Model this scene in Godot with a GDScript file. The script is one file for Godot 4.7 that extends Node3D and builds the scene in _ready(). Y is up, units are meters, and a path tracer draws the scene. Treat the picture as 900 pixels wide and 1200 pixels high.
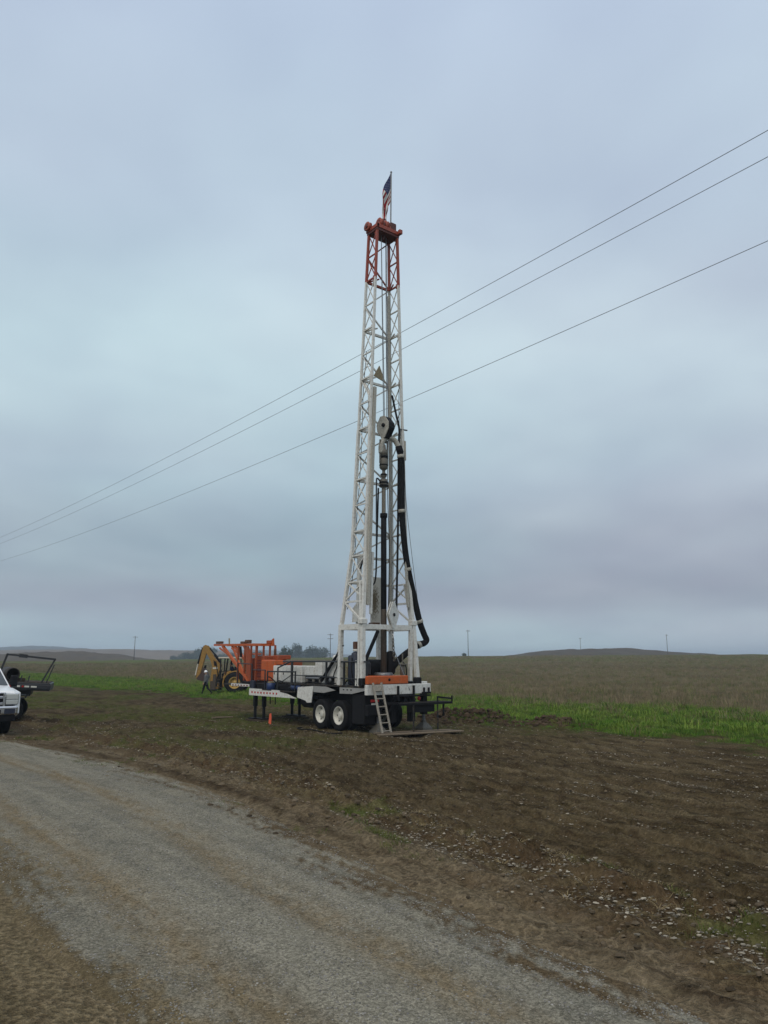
extends Node3D
# A truck-mounted drilling rig in a field beside a gravel road, overcast sky.

const UPV := Vector3(0, 1, 0)
const EDGE := [Vector2(-8, 3.7), Vector2(2.4, 3.63), Vector2(4, 3.72), Vector2(5.1, 3.82), Vector2(7, 4.09), Vector2(8.5, 4.26), Vector2(10.4, 4.47), Vector2(12.5, 4.59), Vector2(15, 4.67), Vector2(19.7, 4.72), Vector2(22.9, 4.45), Vector2(40, 4.4)]
var mats := {}
var cache := {}
var noise := FastNoiseLite.new()
var noise_b := FastNoiseLite.new()
var noise_c := FastNoiseLite.new()
var unit_box: BoxMesh
var unit_tube: CylinderMesh

# ------------------------------------------------------------------ node helpers
func tag(o: Node, label: String, category: String, group := "", kind := "") -> void:
	if label != "": o.set_meta("label", label)
	if category != "": o.set_meta("category", category)
	if group != "": o.set_meta("group", group)
	if kind != "": o.set_meta("kind", kind)

func node(parent: Node, called: String, at := Vector3.ZERO) -> Node3D:
	var o := Node3D.new()
	o.name = called
	o.position = at
	parent.add_child(o, true)
	return o

func put(parent: Node, called: String, mesh: Mesh, m: Material, xf := Transform3D()) -> MeshInstance3D:
	var o := MeshInstance3D.new()
	o.name = called
	o.mesh = mesh
	o.material_override = m
	o.transform = xf
	parent.add_child(o, true)
	return o

func along(a: Vector3, b: Vector3, w: float, h: float) -> Transform3D:
	var d := b - a
	var y := d.normalized()
	var ref := UPV if absf(y.y) < 0.95 else Vector3(1, 0, 0)
	var x := ref.cross(y).normalized()
	if absf(y.y) >= 0.95: x = Vector3(1, 0, 0) - y * y.x
	x = x.normalized()
	var z := x.cross(y)
	return Transform3D(Basis(x * w, d, z * h), (a + b) * 0.5)

func bar(parent: Node, called: String, a: Vector3, b: Vector3, w: float, h: float, m: Material) -> MeshInstance3D:
	return put(parent, called, unit_box, m, along(a, b, w, h))

func tube(parent: Node, called: String, a: Vector3, b: Vector3, r: float, m: Material) -> MeshInstance3D:
	return put(parent, called, unit_tube, m, along(a, b, r, r))

func box(parent: Node, called: String, lo: Vector3, hi: Vector3, m: Material, bevel := 0.012) -> MeshInstance3D:
	var s := (hi - lo).abs()
	return put(parent, called, cbox(s, minf(bevel, minf(s.x, minf(s.y, s.z)) * 0.3)), m, Transform3D(Basis(), (lo + hi) * 0.5))

# ------------------------------------------------------------------ mesh helpers
func tri(st: SurfaceTool, a: Vector3, b: Vector3, c: Vector3) -> void:
	st.add_vertex(a); st.add_vertex(c); st.add_vertex(b)

func quad(st: SurfaceTool, a: Vector3, b: Vector3, c: Vector3, d: Vector3) -> void:
	tri(st, a, b, c); tri(st, a, c, d)

func done(st: SurfaceTool) -> ArrayMesh:
	st.generate_normals()
	return st.commit()

func cbox(s: Vector3, b: float) -> ArrayMesh:
	var key := "cb%.3f_%.3f_%.3f_%.3f" % [s.x, s.y, s.z, b]
	if cache.has(key): return cache[key]
	var st := SurfaceTool.new(); st.begin(Mesh.PRIMITIVE_TRIANGLES); st.set_smooth_group(-1)
	var h := s * 0.5
	var ax := [Vector3(1, 0, 0), Vector3(0, 1, 0), Vector3(0, 0, 1)]
	for k in 3:
		for sg in [-1.0, 1.0]:
			var n: Vector3 = ax[k] * sg
			var u: Vector3 = ax[(k + 1) % 3]
			var v: Vector3 = ax[(k + 2) % 3] * sg
			var c: Vector3 = n * h[k]
			var uu: Vector3 = u * (h[(k + 1) % 3] - b)
			var vv: Vector3 = v * (h[(k + 2) % 3] - b)
			quad(st, c - uu - vv, c + uu - vv, c + uu + vv, c - uu + vv)
	for k in 3:
		var i := (k + 1) % 3
		var j := (k + 2) % 3
		for si in [-1.0, 1.0]:
			for sj in [-1.0, 1.0]:
				var e: Vector3 = ax[k] * (h[k] - b)
				var p: Vector3 = ax[i] * si * h[i] + ax[j] * sj * (h[j] - b)
				var q: Vector3 = ax[i] * si * (h[i] - b) + ax[j] * sj * h[j]
				if si * sj > 0: quad(st, p - e, q - e, q + e, p + e) if false else quad(st, p + e, p - e, q - e, q + e)
				else: quad(st, p - e, p + e, q + e, q - e)
	for sx in [-1.0, 1.0]:
		for sy in [-1.0, 1.0]:
			for sz in [-1.0, 1.0]:
				var a := Vector3(sx * h.x, sy * (h.y - b), sz * (h.z - b))
				var bb := Vector3(sx * (h.x - b), sy * h.y, sz * (h.z - b))
				var c := Vector3(sx * (h.x - b), sy * (h.y - b), sz * h.z)
				if sx * sy * sz > 0: tri(st, a, bb, c)
				else: tri(st, a, c, bb)
	var m := done(st)
	cache[key] = m
	return m

# polygon in the XY plane, extruded from z0 to z1
func ext_mesh(poly: PackedVector2Array, z0: float, z1: float) -> ArrayMesh:
	if not Geometry2D.is_polygon_clockwise(poly): poly.reverse()
	poly.reverse()   # counter-clockwise
	var st := SurfaceTool.new(); st.begin(Mesh.PRIMITIVE_TRIANGLES); st.set_smooth_group(-1)
	var idx := Geometry2D.triangulate_polygon(poly)
	for i in range(0, idx.size(), 3):
		var a := poly[idx[i]]
		var b := poly[idx[i + 1]]
		var c := poly[idx[i + 2]]
		if (b - a).cross(c - a) < 0:
			var tmp := b
			b = c; c = tmp
		tri(st, Vector3(a.x, a.y, z1), Vector3(b.x, b.y, z1), Vector3(c.x, c.y, z1))
		tri(st, Vector3(a.x, a.y, z0), Vector3(c.x, c.y, z0), Vector3(b.x, b.y, z0))
	var area := 0.0
	for i in poly.size(): area += poly[i].cross(poly[(i + 1) % poly.size()])
	for i in poly.size():
		var a := poly[i]
		var b := poly[(i + 1) % poly.size()]
		if area > 0: quad(st, Vector3(a.x, a.y, z0), Vector3(b.x, b.y, z0), Vector3(b.x, b.y, z1), Vector3(a.x, a.y, z1))
		else: quad(st, Vector3(b.x, b.y, z0), Vector3(a.x, a.y, z0), Vector3(a.x, a.y, z1), Vector3(b.x, b.y, z1))
	return done(st)

func ext(parent: Node, called: String, pts: Array, z0: float, z1: float, m: Material) -> MeshInstance3D:
	return put(parent, called, ext_mesh(PackedVector2Array(pts), z0, z1), m)

# profile of (radius, height) turned round the y axis
func lathe(profile: Array, seg := 24, smooth := true) -> ArrayMesh:
	var st := SurfaceTool.new(); st.begin(Mesh.PRIMITIVE_TRIANGLES); st.set_smooth_group(0 if smooth else -1)
	for k in seg:
		var a0 := TAU * k / seg
		var a1 := TAU * (k + 1) / seg
		for i in profile.size() - 1:
			var p: Vector2 = profile[i]
			var q: Vector2 = profile[i + 1]
			var A := Vector3(p.x * cos(a0), p.y, p.x * sin(a0))
			var B := Vector3(p.x * cos(a1), p.y, p.x * sin(a1))
			var C := Vector3(q.x * cos(a1), q.y, q.x * sin(a1))
			var D := Vector3(q.x * cos(a0), q.y, q.x * sin(a0))
			if p.x > 1e-5: tri(st, A, C, B)
			if q.x > 1e-5: tri(st, A, D, C)
	return done(st)

func smooth_path(pts: Array, n := 8) -> PackedVector3Array:
	var out := PackedVector3Array()
	for i in pts.size() - 1:
		var a: Vector3 = pts[maxi(i - 1, 0)]
		var b: Vector3 = pts[i]
		var c: Vector3 = pts[i + 1]
		var d: Vector3 = pts[mini(i + 2, pts.size() - 1)]
		for k in n: out.append(b.cubic_interpolate(c, a, d, float(k) / n))
	out.append(pts[pts.size() - 1])
	return out

func sweep(path: PackedVector3Array, r0: float, r1: float, seg := 10) -> ArrayMesh:
	var st := SurfaceTool.new(); st.begin(Mesh.PRIMITIVE_TRIANGLES); st.set_smooth_group(0)
	var rings := []
	var side := Vector3.ZERO
	for i in path.size():
		var d := (path[mini(i + 1, path.size() - 1)] - path[maxi(i - 1, 0)]).normalized()
		if side == Vector3.ZERO: side = d.cross(Vector3(0.31, 0.2, 0.93)).normalized()
		side = (side - d * side.dot(d)).normalized()
		var up := d.cross(side)
		var r := lerpf(r0, r1, float(i) / (path.size() - 1))
		var ring := PackedVector3Array()
		for k in seg: ring.append(path[i] + (side * cos(TAU * k / seg) + up * sin(TAU * k / seg)) * r)
		rings.append(ring)
	for i in path.size() - 1:
		for k in seg:
			var k2 := (k + 1) % seg
			quad(st, rings[i][k], rings[i][k2], rings[i + 1][k2], rings[i + 1][k])
	var e := path.size() - 1
	for k in range(1, seg - 1):
		tri(st, rings[0][0], rings[0][k + 1], rings[0][k])
		tri(st, rings[e][0], rings[e][k], rings[e][k + 1])
	return done(st)

# loops of equal length, joined in order, with caps
func loft(loops: Array, smooth := false) -> ArrayMesh:
	var st := SurfaceTool.new(); st.begin(Mesh.PRIMITIVE_TRIANGLES); st.set_smooth_group(0 if smooth else -1)
	var n: int = loops[0].size()
	for i in loops.size() - 1:
		for k in n:
			var k2 := (k + 1) % n
			quad(st, loops[i][k], loops[i][k2], loops[i + 1][k2], loops[i + 1][k])
	var e := loops.size() - 1
	for k in range(1, n - 1):
		tri(st, loops[0][0], loops[0][k + 1], loops[0][k])
		tri(st, loops[e][0], loops[e][k], loops[e][k + 1])
	return done(st)

# a continuous body from tapered capsules [a, b, ra, rb, colour], meshed as surface nets
func figure(bones: Array, cell: float, blend: float) -> ArrayMesh:
	var lo := Vector3.ONE * 1e9
	var hi := Vector3.ONE * -1e9
	for b in bones:
		var r: float = maxf(b[2], b[3]) + 2.5 * cell
		lo = lo.min(b[0] - Vector3.ONE * r).min(b[1] - Vector3.ONE * r)
		hi = hi.max(b[0] + Vector3.ONE * r).max(b[1] + Vector3.ONE * r)
	var nx := int((hi.x - lo.x) / cell) + 2
	var ny := int((hi.y - lo.y) / cell) + 2
	var nz := int((hi.z - lo.z) / cell) + 2
	var f := PackedFloat32Array(); f.resize(nx * ny * nz); f.fill(1.0)
	for i in nx:
		for j in ny:
			for k in nz:
				var p := lo + Vector3(i, j, k) * cell
				var sum := 0.0
				for b in bones:
					var a: Vector3 = b[0]
					var ab: Vector3 = b[1] - a
					var t := clampf((p - a).dot(ab) / maxf(ab.length_squared(), 1e-9), 0, 1)
					var d: float = p.distance_to(a + ab * t) - lerpf(b[2], b[3], t)
					if d < 0.3: sum += exp(-d / blend)
				f[(i * ny + j) * nz + k] = -blend * log(maxf(sum, 1e-9))
	var vid := {}
	var verts := PackedVector3Array()
	var cols := PackedColorArray()
	for i in nx - 1:
		for j in ny - 1:
			for k in nz - 1:
				var acc := Vector3.ZERO
				var cnt := 0
				for e in [[0, 0, 0, 1, 0, 0], [0, 1, 0, 1, 1, 0], [0, 0, 1, 1, 0, 1], [0, 1, 1, 1, 1, 1], [0, 0, 0, 0, 1, 0], [1, 0, 0, 1, 1, 0], [0, 0, 1, 0, 1, 1], [1, 0, 1, 1, 1, 1], [0, 0, 0, 0, 0, 1], [1, 0, 0, 1, 0, 1], [0, 1, 0, 0, 1, 1], [1, 1, 0, 1, 1, 1]]:
					var va := f[((i + e[0]) * ny + j + e[1]) * nz + k + e[2]]
					var vb := f[((i + e[3]) * ny + j + e[4]) * nz + k + e[5]]
					if (va < 0) != (vb < 0):
						acc += Vector3(i + e[0], j + e[1], k + e[2]).lerp(Vector3(i + e[3], j + e[4], k + e[5]), va / (va - vb))
						cnt += 1
				if cnt > 0:
					var p := lo + acc / cnt * cell
					vid[(i * ny + j) * nz + k] = verts.size()
					verts.append(p)
					var best := 1e9
					var col := Color.WHITE
					for b in bones:
						var a: Vector3 = b[0]
						var ab: Vector3 = b[1] - a
						var t := clampf((p - a).dot(ab) / maxf(ab.length_squared(), 1e-9), 0, 1)
						var d: float = p.distance_to(a + ab * t) - lerpf(b[2], b[3], t)
						if d < best:
							best = d; col = b[4]
					cols.append(col)
	var st := SurfaceTool.new(); st.begin(Mesh.PRIMITIVE_TRIANGLES); st.set_smooth_group(0)
	for i in range(1, nx - 1):
		for j in range(1, ny - 1):
			for k in range(1, nz - 1):
				var a := f[(i * ny + j) * nz + k]
				for ax in 3:
					var o: int = [ny * nz, nz, 1][ax]
					var b := f[(i * ny + j) * nz + k + o]
					if (a < 0) == (b < 0): continue
					var base := (i * ny + j) * nz + k
					var u: int = [nz, 1, ny * nz][ax]
					var v: int = [1, ny * nz, nz][ax]
					var q := [base - u - v, base - v, base, base - u]
					if a >= 0: q.reverse()
					for n in [0, 2, 1, 0, 3, 2]:
						if vid.has(q[n]):
							var vi: int = vid[q[n]]
							st.set_color(cols[vi]); st.add_vertex(verts[vi])
	st.index()
	return done(st)

# ------------------------------------------------------------------ materials
func noise_tex(called: String, freq: float, lo: float, hi: float, size := 512, contrast := 1.0, seed_ := 1, type := FastNoiseLite.TYPE_SIMPLEX) -> ImageTexture:
	if cache.has(called): return cache[called]
	var n := FastNoiseLite.new()
	n.noise_type = type
	n.seed = seed_
	n.frequency = freq
	n.fractal_octaves = 7
	n.fractal_gain = 0.74
	var im := n.get_seamless_image(size, size)
	im.convert(Image.FORMAT_L8)
	var d := im.get_data()
	for i in d.size():
		var v := clampf((d[i] / 255.0 - 0.5) * contrast + 0.5, 0, 1)
		d[i] = int(255 * lerpf(lo, hi, v))
	im = Image.create_from_data(size, size, false, Image.FORMAT_L8, d)
	im.convert(Image.FORMAT_RGB8)
	var t := ImageTexture.create_from_image(im)
	cache[called] = t
	return t

func gravel_tex(called: String, lo: float, hi: float, relief: bool) -> ImageTexture:
	if cache.has(called): return cache[called]
	var n := FastNoiseLite.new()
	n.noise_type = FastNoiseLite.TYPE_CELLULAR
	n.seed = 4
	n.frequency = 0.075
	n.cellular_return_type = FastNoiseLite.RETURN_DISTANCE if relief else FastNoiseLite.RETURN_CELL_VALUE
	n.fractal_type = FastNoiseLite.FRACTAL_NONE
	var im := n.get_seamless_image(1024, 1024, relief)
	n.frequency = 0.2
	n.seed = 9
	var im2 := n.get_seamless_image(1024, 1024, relief)
	im.convert(Image.FORMAT_L8)
	im2.convert(Image.FORMAT_L8)
	var d := im.get_data()
	var d2 := im2.get_data()
	for i in d.size():
		var v := d[i] / 255.0
		var v2 := d2[i] / 255.0
		v = v2 * 0.5 + v * 0.5
		d[i] = int(255 * lerpf(lo, hi, clampf(v, 0, 1)))
	im = Image.create_from_data(1024, 1024, false, Image.FORMAT_L8, d)
	im.convert(Image.FORMAT_RGB8)
	var t := ImageTexture.create_from_image(im)
	cache[called] = t
	return t

func mat(called: String, c: Color, rough := 0.6, metal := 0.0, tex: Texture2D = null, scale := 1.0) -> StandardMaterial3D:
	if mats.has(called): return mats[called]
	var m := StandardMaterial3D.new()
	m.resource_name = called
	m.albedo_color = c.linear_to_srgb()
	m.roughness = rough
	m.metallic = metal
	m.cull_mode = BaseMaterial3D.CULL_DISABLED
	if tex:
		m.albedo_texture = tex
		m.uv1_triplanar = true
		m.uv1_world_triplanar = true
		m.uv1_scale = Vector3.ONE * scale
	mats[called] = m
	return m

func vmat(called: String, rough := 0.9, tex: Texture2D = null, scale := 1.0) -> StandardMaterial3D:
	var m := mat(called, Color.WHITE, rough, 0.0, tex, scale)
	m.vertex_color_use_as_albedo = true
	m.metallic_specular = 0.08
	return m

# ------------------------------------------------------------------ the lie of the land
# s runs along the road, t across it, away from the road towards the field
func road_y(s: float) -> float:
	return 0.75 - 0.42 * smoothstep(8.0, 26.0, s) - 0.2 * smoothstep(30.0, 90.0, s)

func road_edge(s: float) -> float:
	var e := 4.6
	for k in EDGE.size() - 1:
		if s < EDGE[k + 1].x:
			e = lerpf(EDGE[k].y, EDGE[k + 1].y, clampf((s - EDGE[k].x) / (EDGE[k + 1].x - EDGE[k].x), 0, 1)) + 0.2
			break
	return e + noise_b.get_noise_2d(s * 4.0, 31.0) * 0.10 + noise.get_noise_2d(s * 14.0, 77.0) * 0.03

func left_edge(s: float) -> float:
	return 1.45 + noise_b.get_noise_2d(s * 4.0, 131.0) * 0.2 + noise.get_noise_2d(s * 14.0, 177.0) * 0.03

func rut_t(s: float) -> float:
	return 5.0 + 1.4 * smoothstep(2.0, 19.0, s) + noise.get_noise_2d(s * 4.0, 5.0) * 0.12

func mound(x: float, z: float, cx: float, cz: float, rx: float, rz: float) -> float:
	var a := (x - cx) / rx
	var b := (z - cz) / rz
	return exp(-(a * a + b * b))

func ground_y(x: float, z: float) -> float:
	var s := -0.6 * x - 0.8 * z
	var t := 0.8 * x - 0.6 * z
	var d := sqrt(x * x + z * z)
	var field := 2.2 * smoothstep(40.0, 260.0, t) + 1.55 * smoothstep(55.0, 250.0, d) - 9.0 * smoothstep(290.0, 800.0, d)
	if d > 60.0: field += noise_b.get_noise_2d(x * 0.35, z * 0.35) * 0.35 * smoothstep(60.0, 150.0, d)
	var y := field
	if t < 14.0 and s > -60.0 and s < 140.0:
		var e := road_edge(s)
		var w := 1.0 - smoothstep(e + 0.1, e + 4.4, t)
		w *= smoothstep(-16.0, -7.0, t)
		y = lerpf(field, road_y(s), w)
		if t > e - 0.6:
			var r := rut_t(s)
			var fade := smoothstep(90.0, 30.0, s)
			var lump := 0.62 + 0.55 * noise_c.get_noise_2d(s * 3.0, t * 7.0) + 0.5 * noise.get_noise_2d(x * 9.0, z * 9.0)
			var q := (t - r) / 0.2
			var n_rut := noise.get_noise_2d(s * 2.0, 55.0)
			y -= 0.075 * exp(-q * q) * fade * (0.8 + n_rut)
			q = (t - r - 0.75) / 0.3
			y += 0.26 * exp(-q * q) * lump * fade
			q = (t - r + 0.5) / 0.2
			y += 0.11 * exp(-q * q) * lump * fade
			q = (t - r - 1.75) / 0.25
			y += 0.22 * exp(-q * q) * maxf(0.0, lump - 0.3) * fade
			q = (t - r - 1.3) / 0.16
			y -= 0.13 * exp(-q * q) * fade
			q = (t - r - 2.4) / 0.2
			y -= 0.11 * exp(-q * q) * fade * (0.8 + n_rut)
			q = (t - e - 0.22) / 0.1
			y += 0.035 * exp(-q * q) * lump
			y += 0.035 * noise.get_noise_2d(x * 14.0, z * 14.0) + 0.035 * noise.get_noise_2d(x * 34.0 + 7.0, z * 34.0) * smoothstep(e, e + 0.8, t) * fade
	if d < 90.0:
		var rough := 0.022 * noise.get_noise_2d(x * 9.0, z * 9.0) + 0.025 * noise.get_noise_2d(x * 26.0, z * 26.0) + 0.04 * noise_b.get_noise_2d(x * 3.0, z * 3.0)
		# shallow tyre tracks that run with the road across the worked ground
		if t > 8.0 and t < 24.0: rough += 0.10 * noise_c.get_noise_2d(s * 0.5, t * 10.0) + 0.05 * noise_c.get_noise_2d(s * 0.8 + 33.0, t * 26.0)
		y += rough * smoothstep(4.6, 6.5, t)
		# spoil heaps along the edge of the worked ground
		if x > 0.0 and x < 12.0 and z < -24.0 and z > -36.0:
			var k := mound(x, z, 3.8, -31.3, 1.5, 0.9) * 0.4 + mound(x, z, 6.4, -29.9, 1.0, 0.6) * 0.26 + mound(x, z, 2.3, -31.9, 1.0, 0.7) * 0.2
			y += k * (0.9 + 0.8 * noise.get_noise_2d(x * 16.0, z * 16.0))
	return y

func mixc(a: Color, b: Color, w: float) -> Color:
	return a.lerp(b, clampf(w, 0, 1))

func ground_color(x: float, z: float) -> Color:
	var s := -0.6 * x - 0.8 * z
	var t := 0.8 * x - 0.6 * z
	var d := sqrt(x * x + z * z)
	var n1 := noise.get_noise_2d(x * 3.0, z * 3.0)
	var n2 := noise_b.get_noise_2d(x * 1.2 + 40.0, z * 1.2)
	var n3 := noise.get_noise_2d(x * 22.0, z * 22.0)
	var streak := 0.75 * noise_c.get_noise_2d(s * 0.5, t * 10.0) + 0.45 * noise_c.get_noise_2d(s * 0.8 + 33.0, t * 26.0)
	# dry field
	var along_ := noise_c.get_noise_2d(s * 0.25 + 90.0, t * 1.3)
	var c := Color(0.186, 0.153, 0.088)
	c = mixc(c, Color(0.142, 0.118, 0.064), 0.5 + 1.2 * along_)
	c = mixc(c, Color(0.218, 0.192, 0.108), 0.3 + 1.3 * noise_b.get_noise_2d(x * 0.14, z * 0.5))
	c = mixc(c, Color(0.157, 0.197, 0.056), (0.45 + 1.6 * noise_b.get_noise_2d(x * 0.16 + 300.0, z * 0.16)) * smoothstep(110.0, 230.0, d))
	if t < 45.0:
		# green strip
		var lim := 34.5 + 3.5 * noise_b.get_noise_2d(s * 0.9, 3.0) - 6.0 * smoothstep(60.0, 110.0, s) + 3.0 * n1
		var g := mixc(Color(0.077, 0.130, 0.020), Color(0.122, 0.150, 0.033), 0.4 + n1 * 1.5)
		c = mixc(c, g, smoothstep(lim + 3.0, lim - 3.0, t))
		# worked ground
		var pad_lim := 22.2 + 1.6 * noise.get_noise_2d(s * 0.8, 9.0) + 1.6 * n1 + 2.0 * n2 - 4.5 * smoothstep(58.0, 80.0, s)
		var pad := mixc(Color(0.149, 0.113, 0.064), Color(0.076, 0.056, 0.031), 0.42 + 2.4 * streak + 0.9 * n1 + 0.5 * n3)
		pad = mixc(pad, Color(0.222, 0.174, 0.102), (streak * 2.6 - 0.2) * (0.7 + 1.5 * n2))
		pad = mixc(pad, Color(0.127, 0.133, 0.044), (0.42 + 2.2 * n2) * smoothstep(13.0, 28.0, s) * 0.9)
		pad = mixc(pad, Color(0.066, 0.048, 0.027), n3 * 1.6 - 0.2)
		pad = mixc(pad, Color(0.196, 0.153, 0.088), -n3 * 1.5 - 0.3)
		c = mixc(c, pad, smoothstep(pad_lim + 1.6, pad_lim - 1.2, t + n3))
	if t < 11.0:
		var r := rut_t(s)
		var v := mixc(Color(0.152, 0.108, 0.063), Color(0.087, 0.060, 0.035), 0.45 + 0.7 * n1 + 2.0 * streak + 0.6 * n3)
		v = mixc(v, Color(0.210, 0.167, 0.094), (n3 * 1.4 + 0.5 * n2 + 2.0 * streak - 0.15))
		v = mixc(v, Color(0.135, 0.201, 0.045), (noise_b.get_noise_2d(s * 3.2, t * 5.0 + 60.0) * 3.4 - 1.0) * 0.45)
		var q := (t - r) / 0.11
		v = mixc(v, Color(0.217, 0.177, 0.125), exp(-q * q) * (0.6 + 0.5 * n1 + n3))
		c = mixc(c, v, smoothstep(r + 2.3 + 1.4 * n1, r + 1.0 + 1.4 * n1, t))
		var e := road_edge(s)
		var edge := shoulder(streak, n3)
		c = mixc(c, edge, smoothstep(e + 1.15 + n1 * 0.7, e + 0.45 + n1 * 0.7, t))
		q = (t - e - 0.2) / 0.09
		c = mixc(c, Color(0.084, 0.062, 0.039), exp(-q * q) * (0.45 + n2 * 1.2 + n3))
		# bare earth beside the road on the near side
		if t < 1.9:
			var l := near_earth(streak, n3)
			c = mixc(c, l, smoothstep(1.8, 1.3, t))
			c = mixc(c, Color(0.163, 0.141, 0.068), smoothstep(-1.5, -5.0, t + n1))
	return c

func shoulder(streak: float, n3: float) -> Color:
	return mixc(Color(0.265, 0.211, 0.136), Color(0.171, 0.128, 0.078), 0.5 + 1.8 * streak + n3 * 0.8)

func near_earth(streak: float, n3: float) -> Color:
	return mixc(Color(0.285, 0.228, 0.140), Color(0.195, 0.155, 0.092), 0.5 + 2.0 * streak + n3 * 0.8)

func road_color(s: float, t: float, x: float, z: float) -> Color:
	var n1 := noise.get_noise_2d(x * 5.0, z * 5.0)
	var n3 := noise.get_noise_2d(x * 34.0, z * 34.0)
	var streak := noise_c.get_noise_2d(s * 1.1, t * 16.0)
	var fine := noise_c.get_noise_2d(s * 3.0 + 70.0, t * 45.0)
	var c := mixc(Color(0.390, 0.366, 0.289), Color(0.283, 0.271, 0.220), 0.5 + streak * 1.6 + fine * 0.8 + n3 * 0.5)
	c = mixc(c, Color(0.433, 0.395, 0.300), n1 * 0.4 + streak * 0.9 - 0.05)
	var tan_ := mixc(Color(0.365, 0.295, 0.190), Color(0.300, 0.240, 0.152), 0.5 + n3 * 0.8 + fine)
	var w := noise_c.get_noise_2d(s * 1.6, 11.0) * 0.12
	var q := (t - 2.12 - w) / 0.21
	c = mixc(c, tan_, exp(-q * q) * (0.70 + 0.25 * n1 + 0.5 * n3 + 0.6 * fine))
	q = (t - 2.95 - 0.45 * smoothstep(4.0, 10.0, s) + w) / 0.18
	c = mixc(c, tan_, exp(-q * q) * (0.66 + 0.25 * n1 + 0.5 * n3 + 0.6 * fine))
	var ragged := 0.10 * n1 + 0.35 * fine + 0.25 * n3 + 0.15 * streak
	c = mixc(c, near_earth(streak, n3), smoothstep(0.42, 0.12, t - left_edge(s) + ragged))
	c = mixc(c, shoulder(streak, n3), smoothstep(-0.40, -0.12, t - road_edge(s) + ragged))
	return c

func axis_steps(from: float, to: float, fine: float, growth: float) -> PackedFloat32Array:
	var out := PackedFloat32Array()
	var v := from
	while v < to:
		out.append(v)
		v += maxf(fine, absf(v) * growth)
	out.append(to)
	return out

func grid_mesh(xs: PackedFloat32Array, zs: PackedFloat32Array, fy: Callable, fc: Callable) -> ArrayMesh:
	var nx := xs.size()
	var nz := zs.size()
	var v := PackedVector3Array(); v.resize(nx * nz)
	var c := PackedColorArray(); c.resize(nx * nz)
	var n := PackedVector3Array(); n.resize(nx * nz)
	for j in nz:
		for i in nx:
			v[j * nx + i] = Vector3(xs[i], fy.call(xs[i], zs[j]), zs[j])
			c[j * nx + i] = fc.call(xs[i], zs[j])
	var idx := PackedInt32Array(); idx.resize((nx - 1) * (nz - 1) * 6)
	var w := 0
	for j in nz:
		for i in nx:
			var a := v[j * nx + mini(i + 1, nx - 1)] - v[j * nx + maxi(i - 1, 0)]
			var b := v[mini(j + 1, nz - 1) * nx + i] - v[maxi(j - 1, 0) * nx + i]
			var m := b.cross(a).normalized()
			n[j * nx + i] = m if m.y > 0 else -m
			if i < nx - 1 and j < nz - 1:
				var p := j * nx + i
				idx[w] = p; idx[w + 1] = p + 1; idx[w + 2] = p + nx + 1
				idx[w + 3] = p; idx[w + 4] = p + nx + 1; idx[w + 5] = p + nx
				w += 6
	var arr := []
	arr.resize(Mesh.ARRAY_MAX)
	arr[Mesh.ARRAY_VERTEX] = v
	arr[Mesh.ARRAY_NORMAL] = n
	arr[Mesh.ARRAY_COLOR] = c
	arr[Mesh.ARRAY_INDEX] = idx
	var mesh := ArrayMesh.new()
	mesh.add_surface_from_arrays(Mesh.PRIMITIVE_TRIANGLES, arr)
	return mesh

# ------------------------------------------------------------------ sky
func sky_image() -> Image:
	var w := 1024
	var h := 512
	var im := Image.create(w, h, false, Image.FORMAT_RGBF)
	var n := FastNoiseLite.new()
	n.noise_type = FastNoiseLite.TYPE_SIMPLEX_SMOOTH
	n.fractal_octaves = 4
	n.frequency = 0.55
	n.seed = 12
	n.fractal_gain = 0.45
	# elevation in degrees, colour as seen (sRGB)
	var stops := [[0.0, Color(0.705, 0.768, 0.808)], [2.0, Color(0.675, 0.738, 0.782)], [4.5, Color(0.612, 0.668, 0.718)], [8.0, Color(0.640, 0.700, 0.752)], [14.0, Color(0.712, 0.778, 0.830)], [22.0, Color(0.752, 0.828, 0.874)], [34.0, Color(0.748, 0.808, 0.876)], [48.0, Color(0.738, 0.790, 0.880)], [65.0, Color(0.770, 0.812, 0.880)], [90.0, Color(0.79, 0.825, 0.88)]]
	for j in h:
		var el := 90.0 - (j + 0.5) / h * 180.0
		var e := maxf(el, 0.0)
		var c: Color = stops[0][1]
		for k in stops.size() - 1:
			if e >= stops[k][0]:
				var f: float = (e - stops[k][0]) / (stops[k + 1][0] - stops[k][0])
				c = (stops[k][1] as Color).lerp(stops[k + 1][1], f * f * (3 - 2 * f))
		for i in w:
			var cc := c
			if el > -1.0:
				var a := (i + 0.5) / w * TAU
				var y := sin(deg_to_rad(e))
				var r := cos(deg_to_rad(e)) / (y + 0.16)
				var p := Vector2(cos(a), sin(a)) * r
				var v := n.get_noise_3d(p.x * 0.9, p.y * 0.9, 0.0)
				var u := n.get_noise_3d(p.x * 2.4 + 20.0 + 0.6 * v, p.y * 2.4, 4.0)
				var f := n.get_noise_3d(p.x * 6.5 + 9.0 + u, p.y * 6.5, 8.0)
				var tint := n.get_noise_3d(p.x * 0.7 + 60.0, p.y * 0.7, 2.0)
				var k2 := 1.0 + 0.085 * v + 0.050 * u + 0.022 * f
				cc = Color(c.r * k2 - 0.030 * tint, c.g * k2 + 0.012 * tint, c.b * (1.0 + 0.060 * v + 0.036 * u + 0.016 * f))
			im.set_pixel(i, j, cc.srgb_to_linear())
	return im

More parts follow.
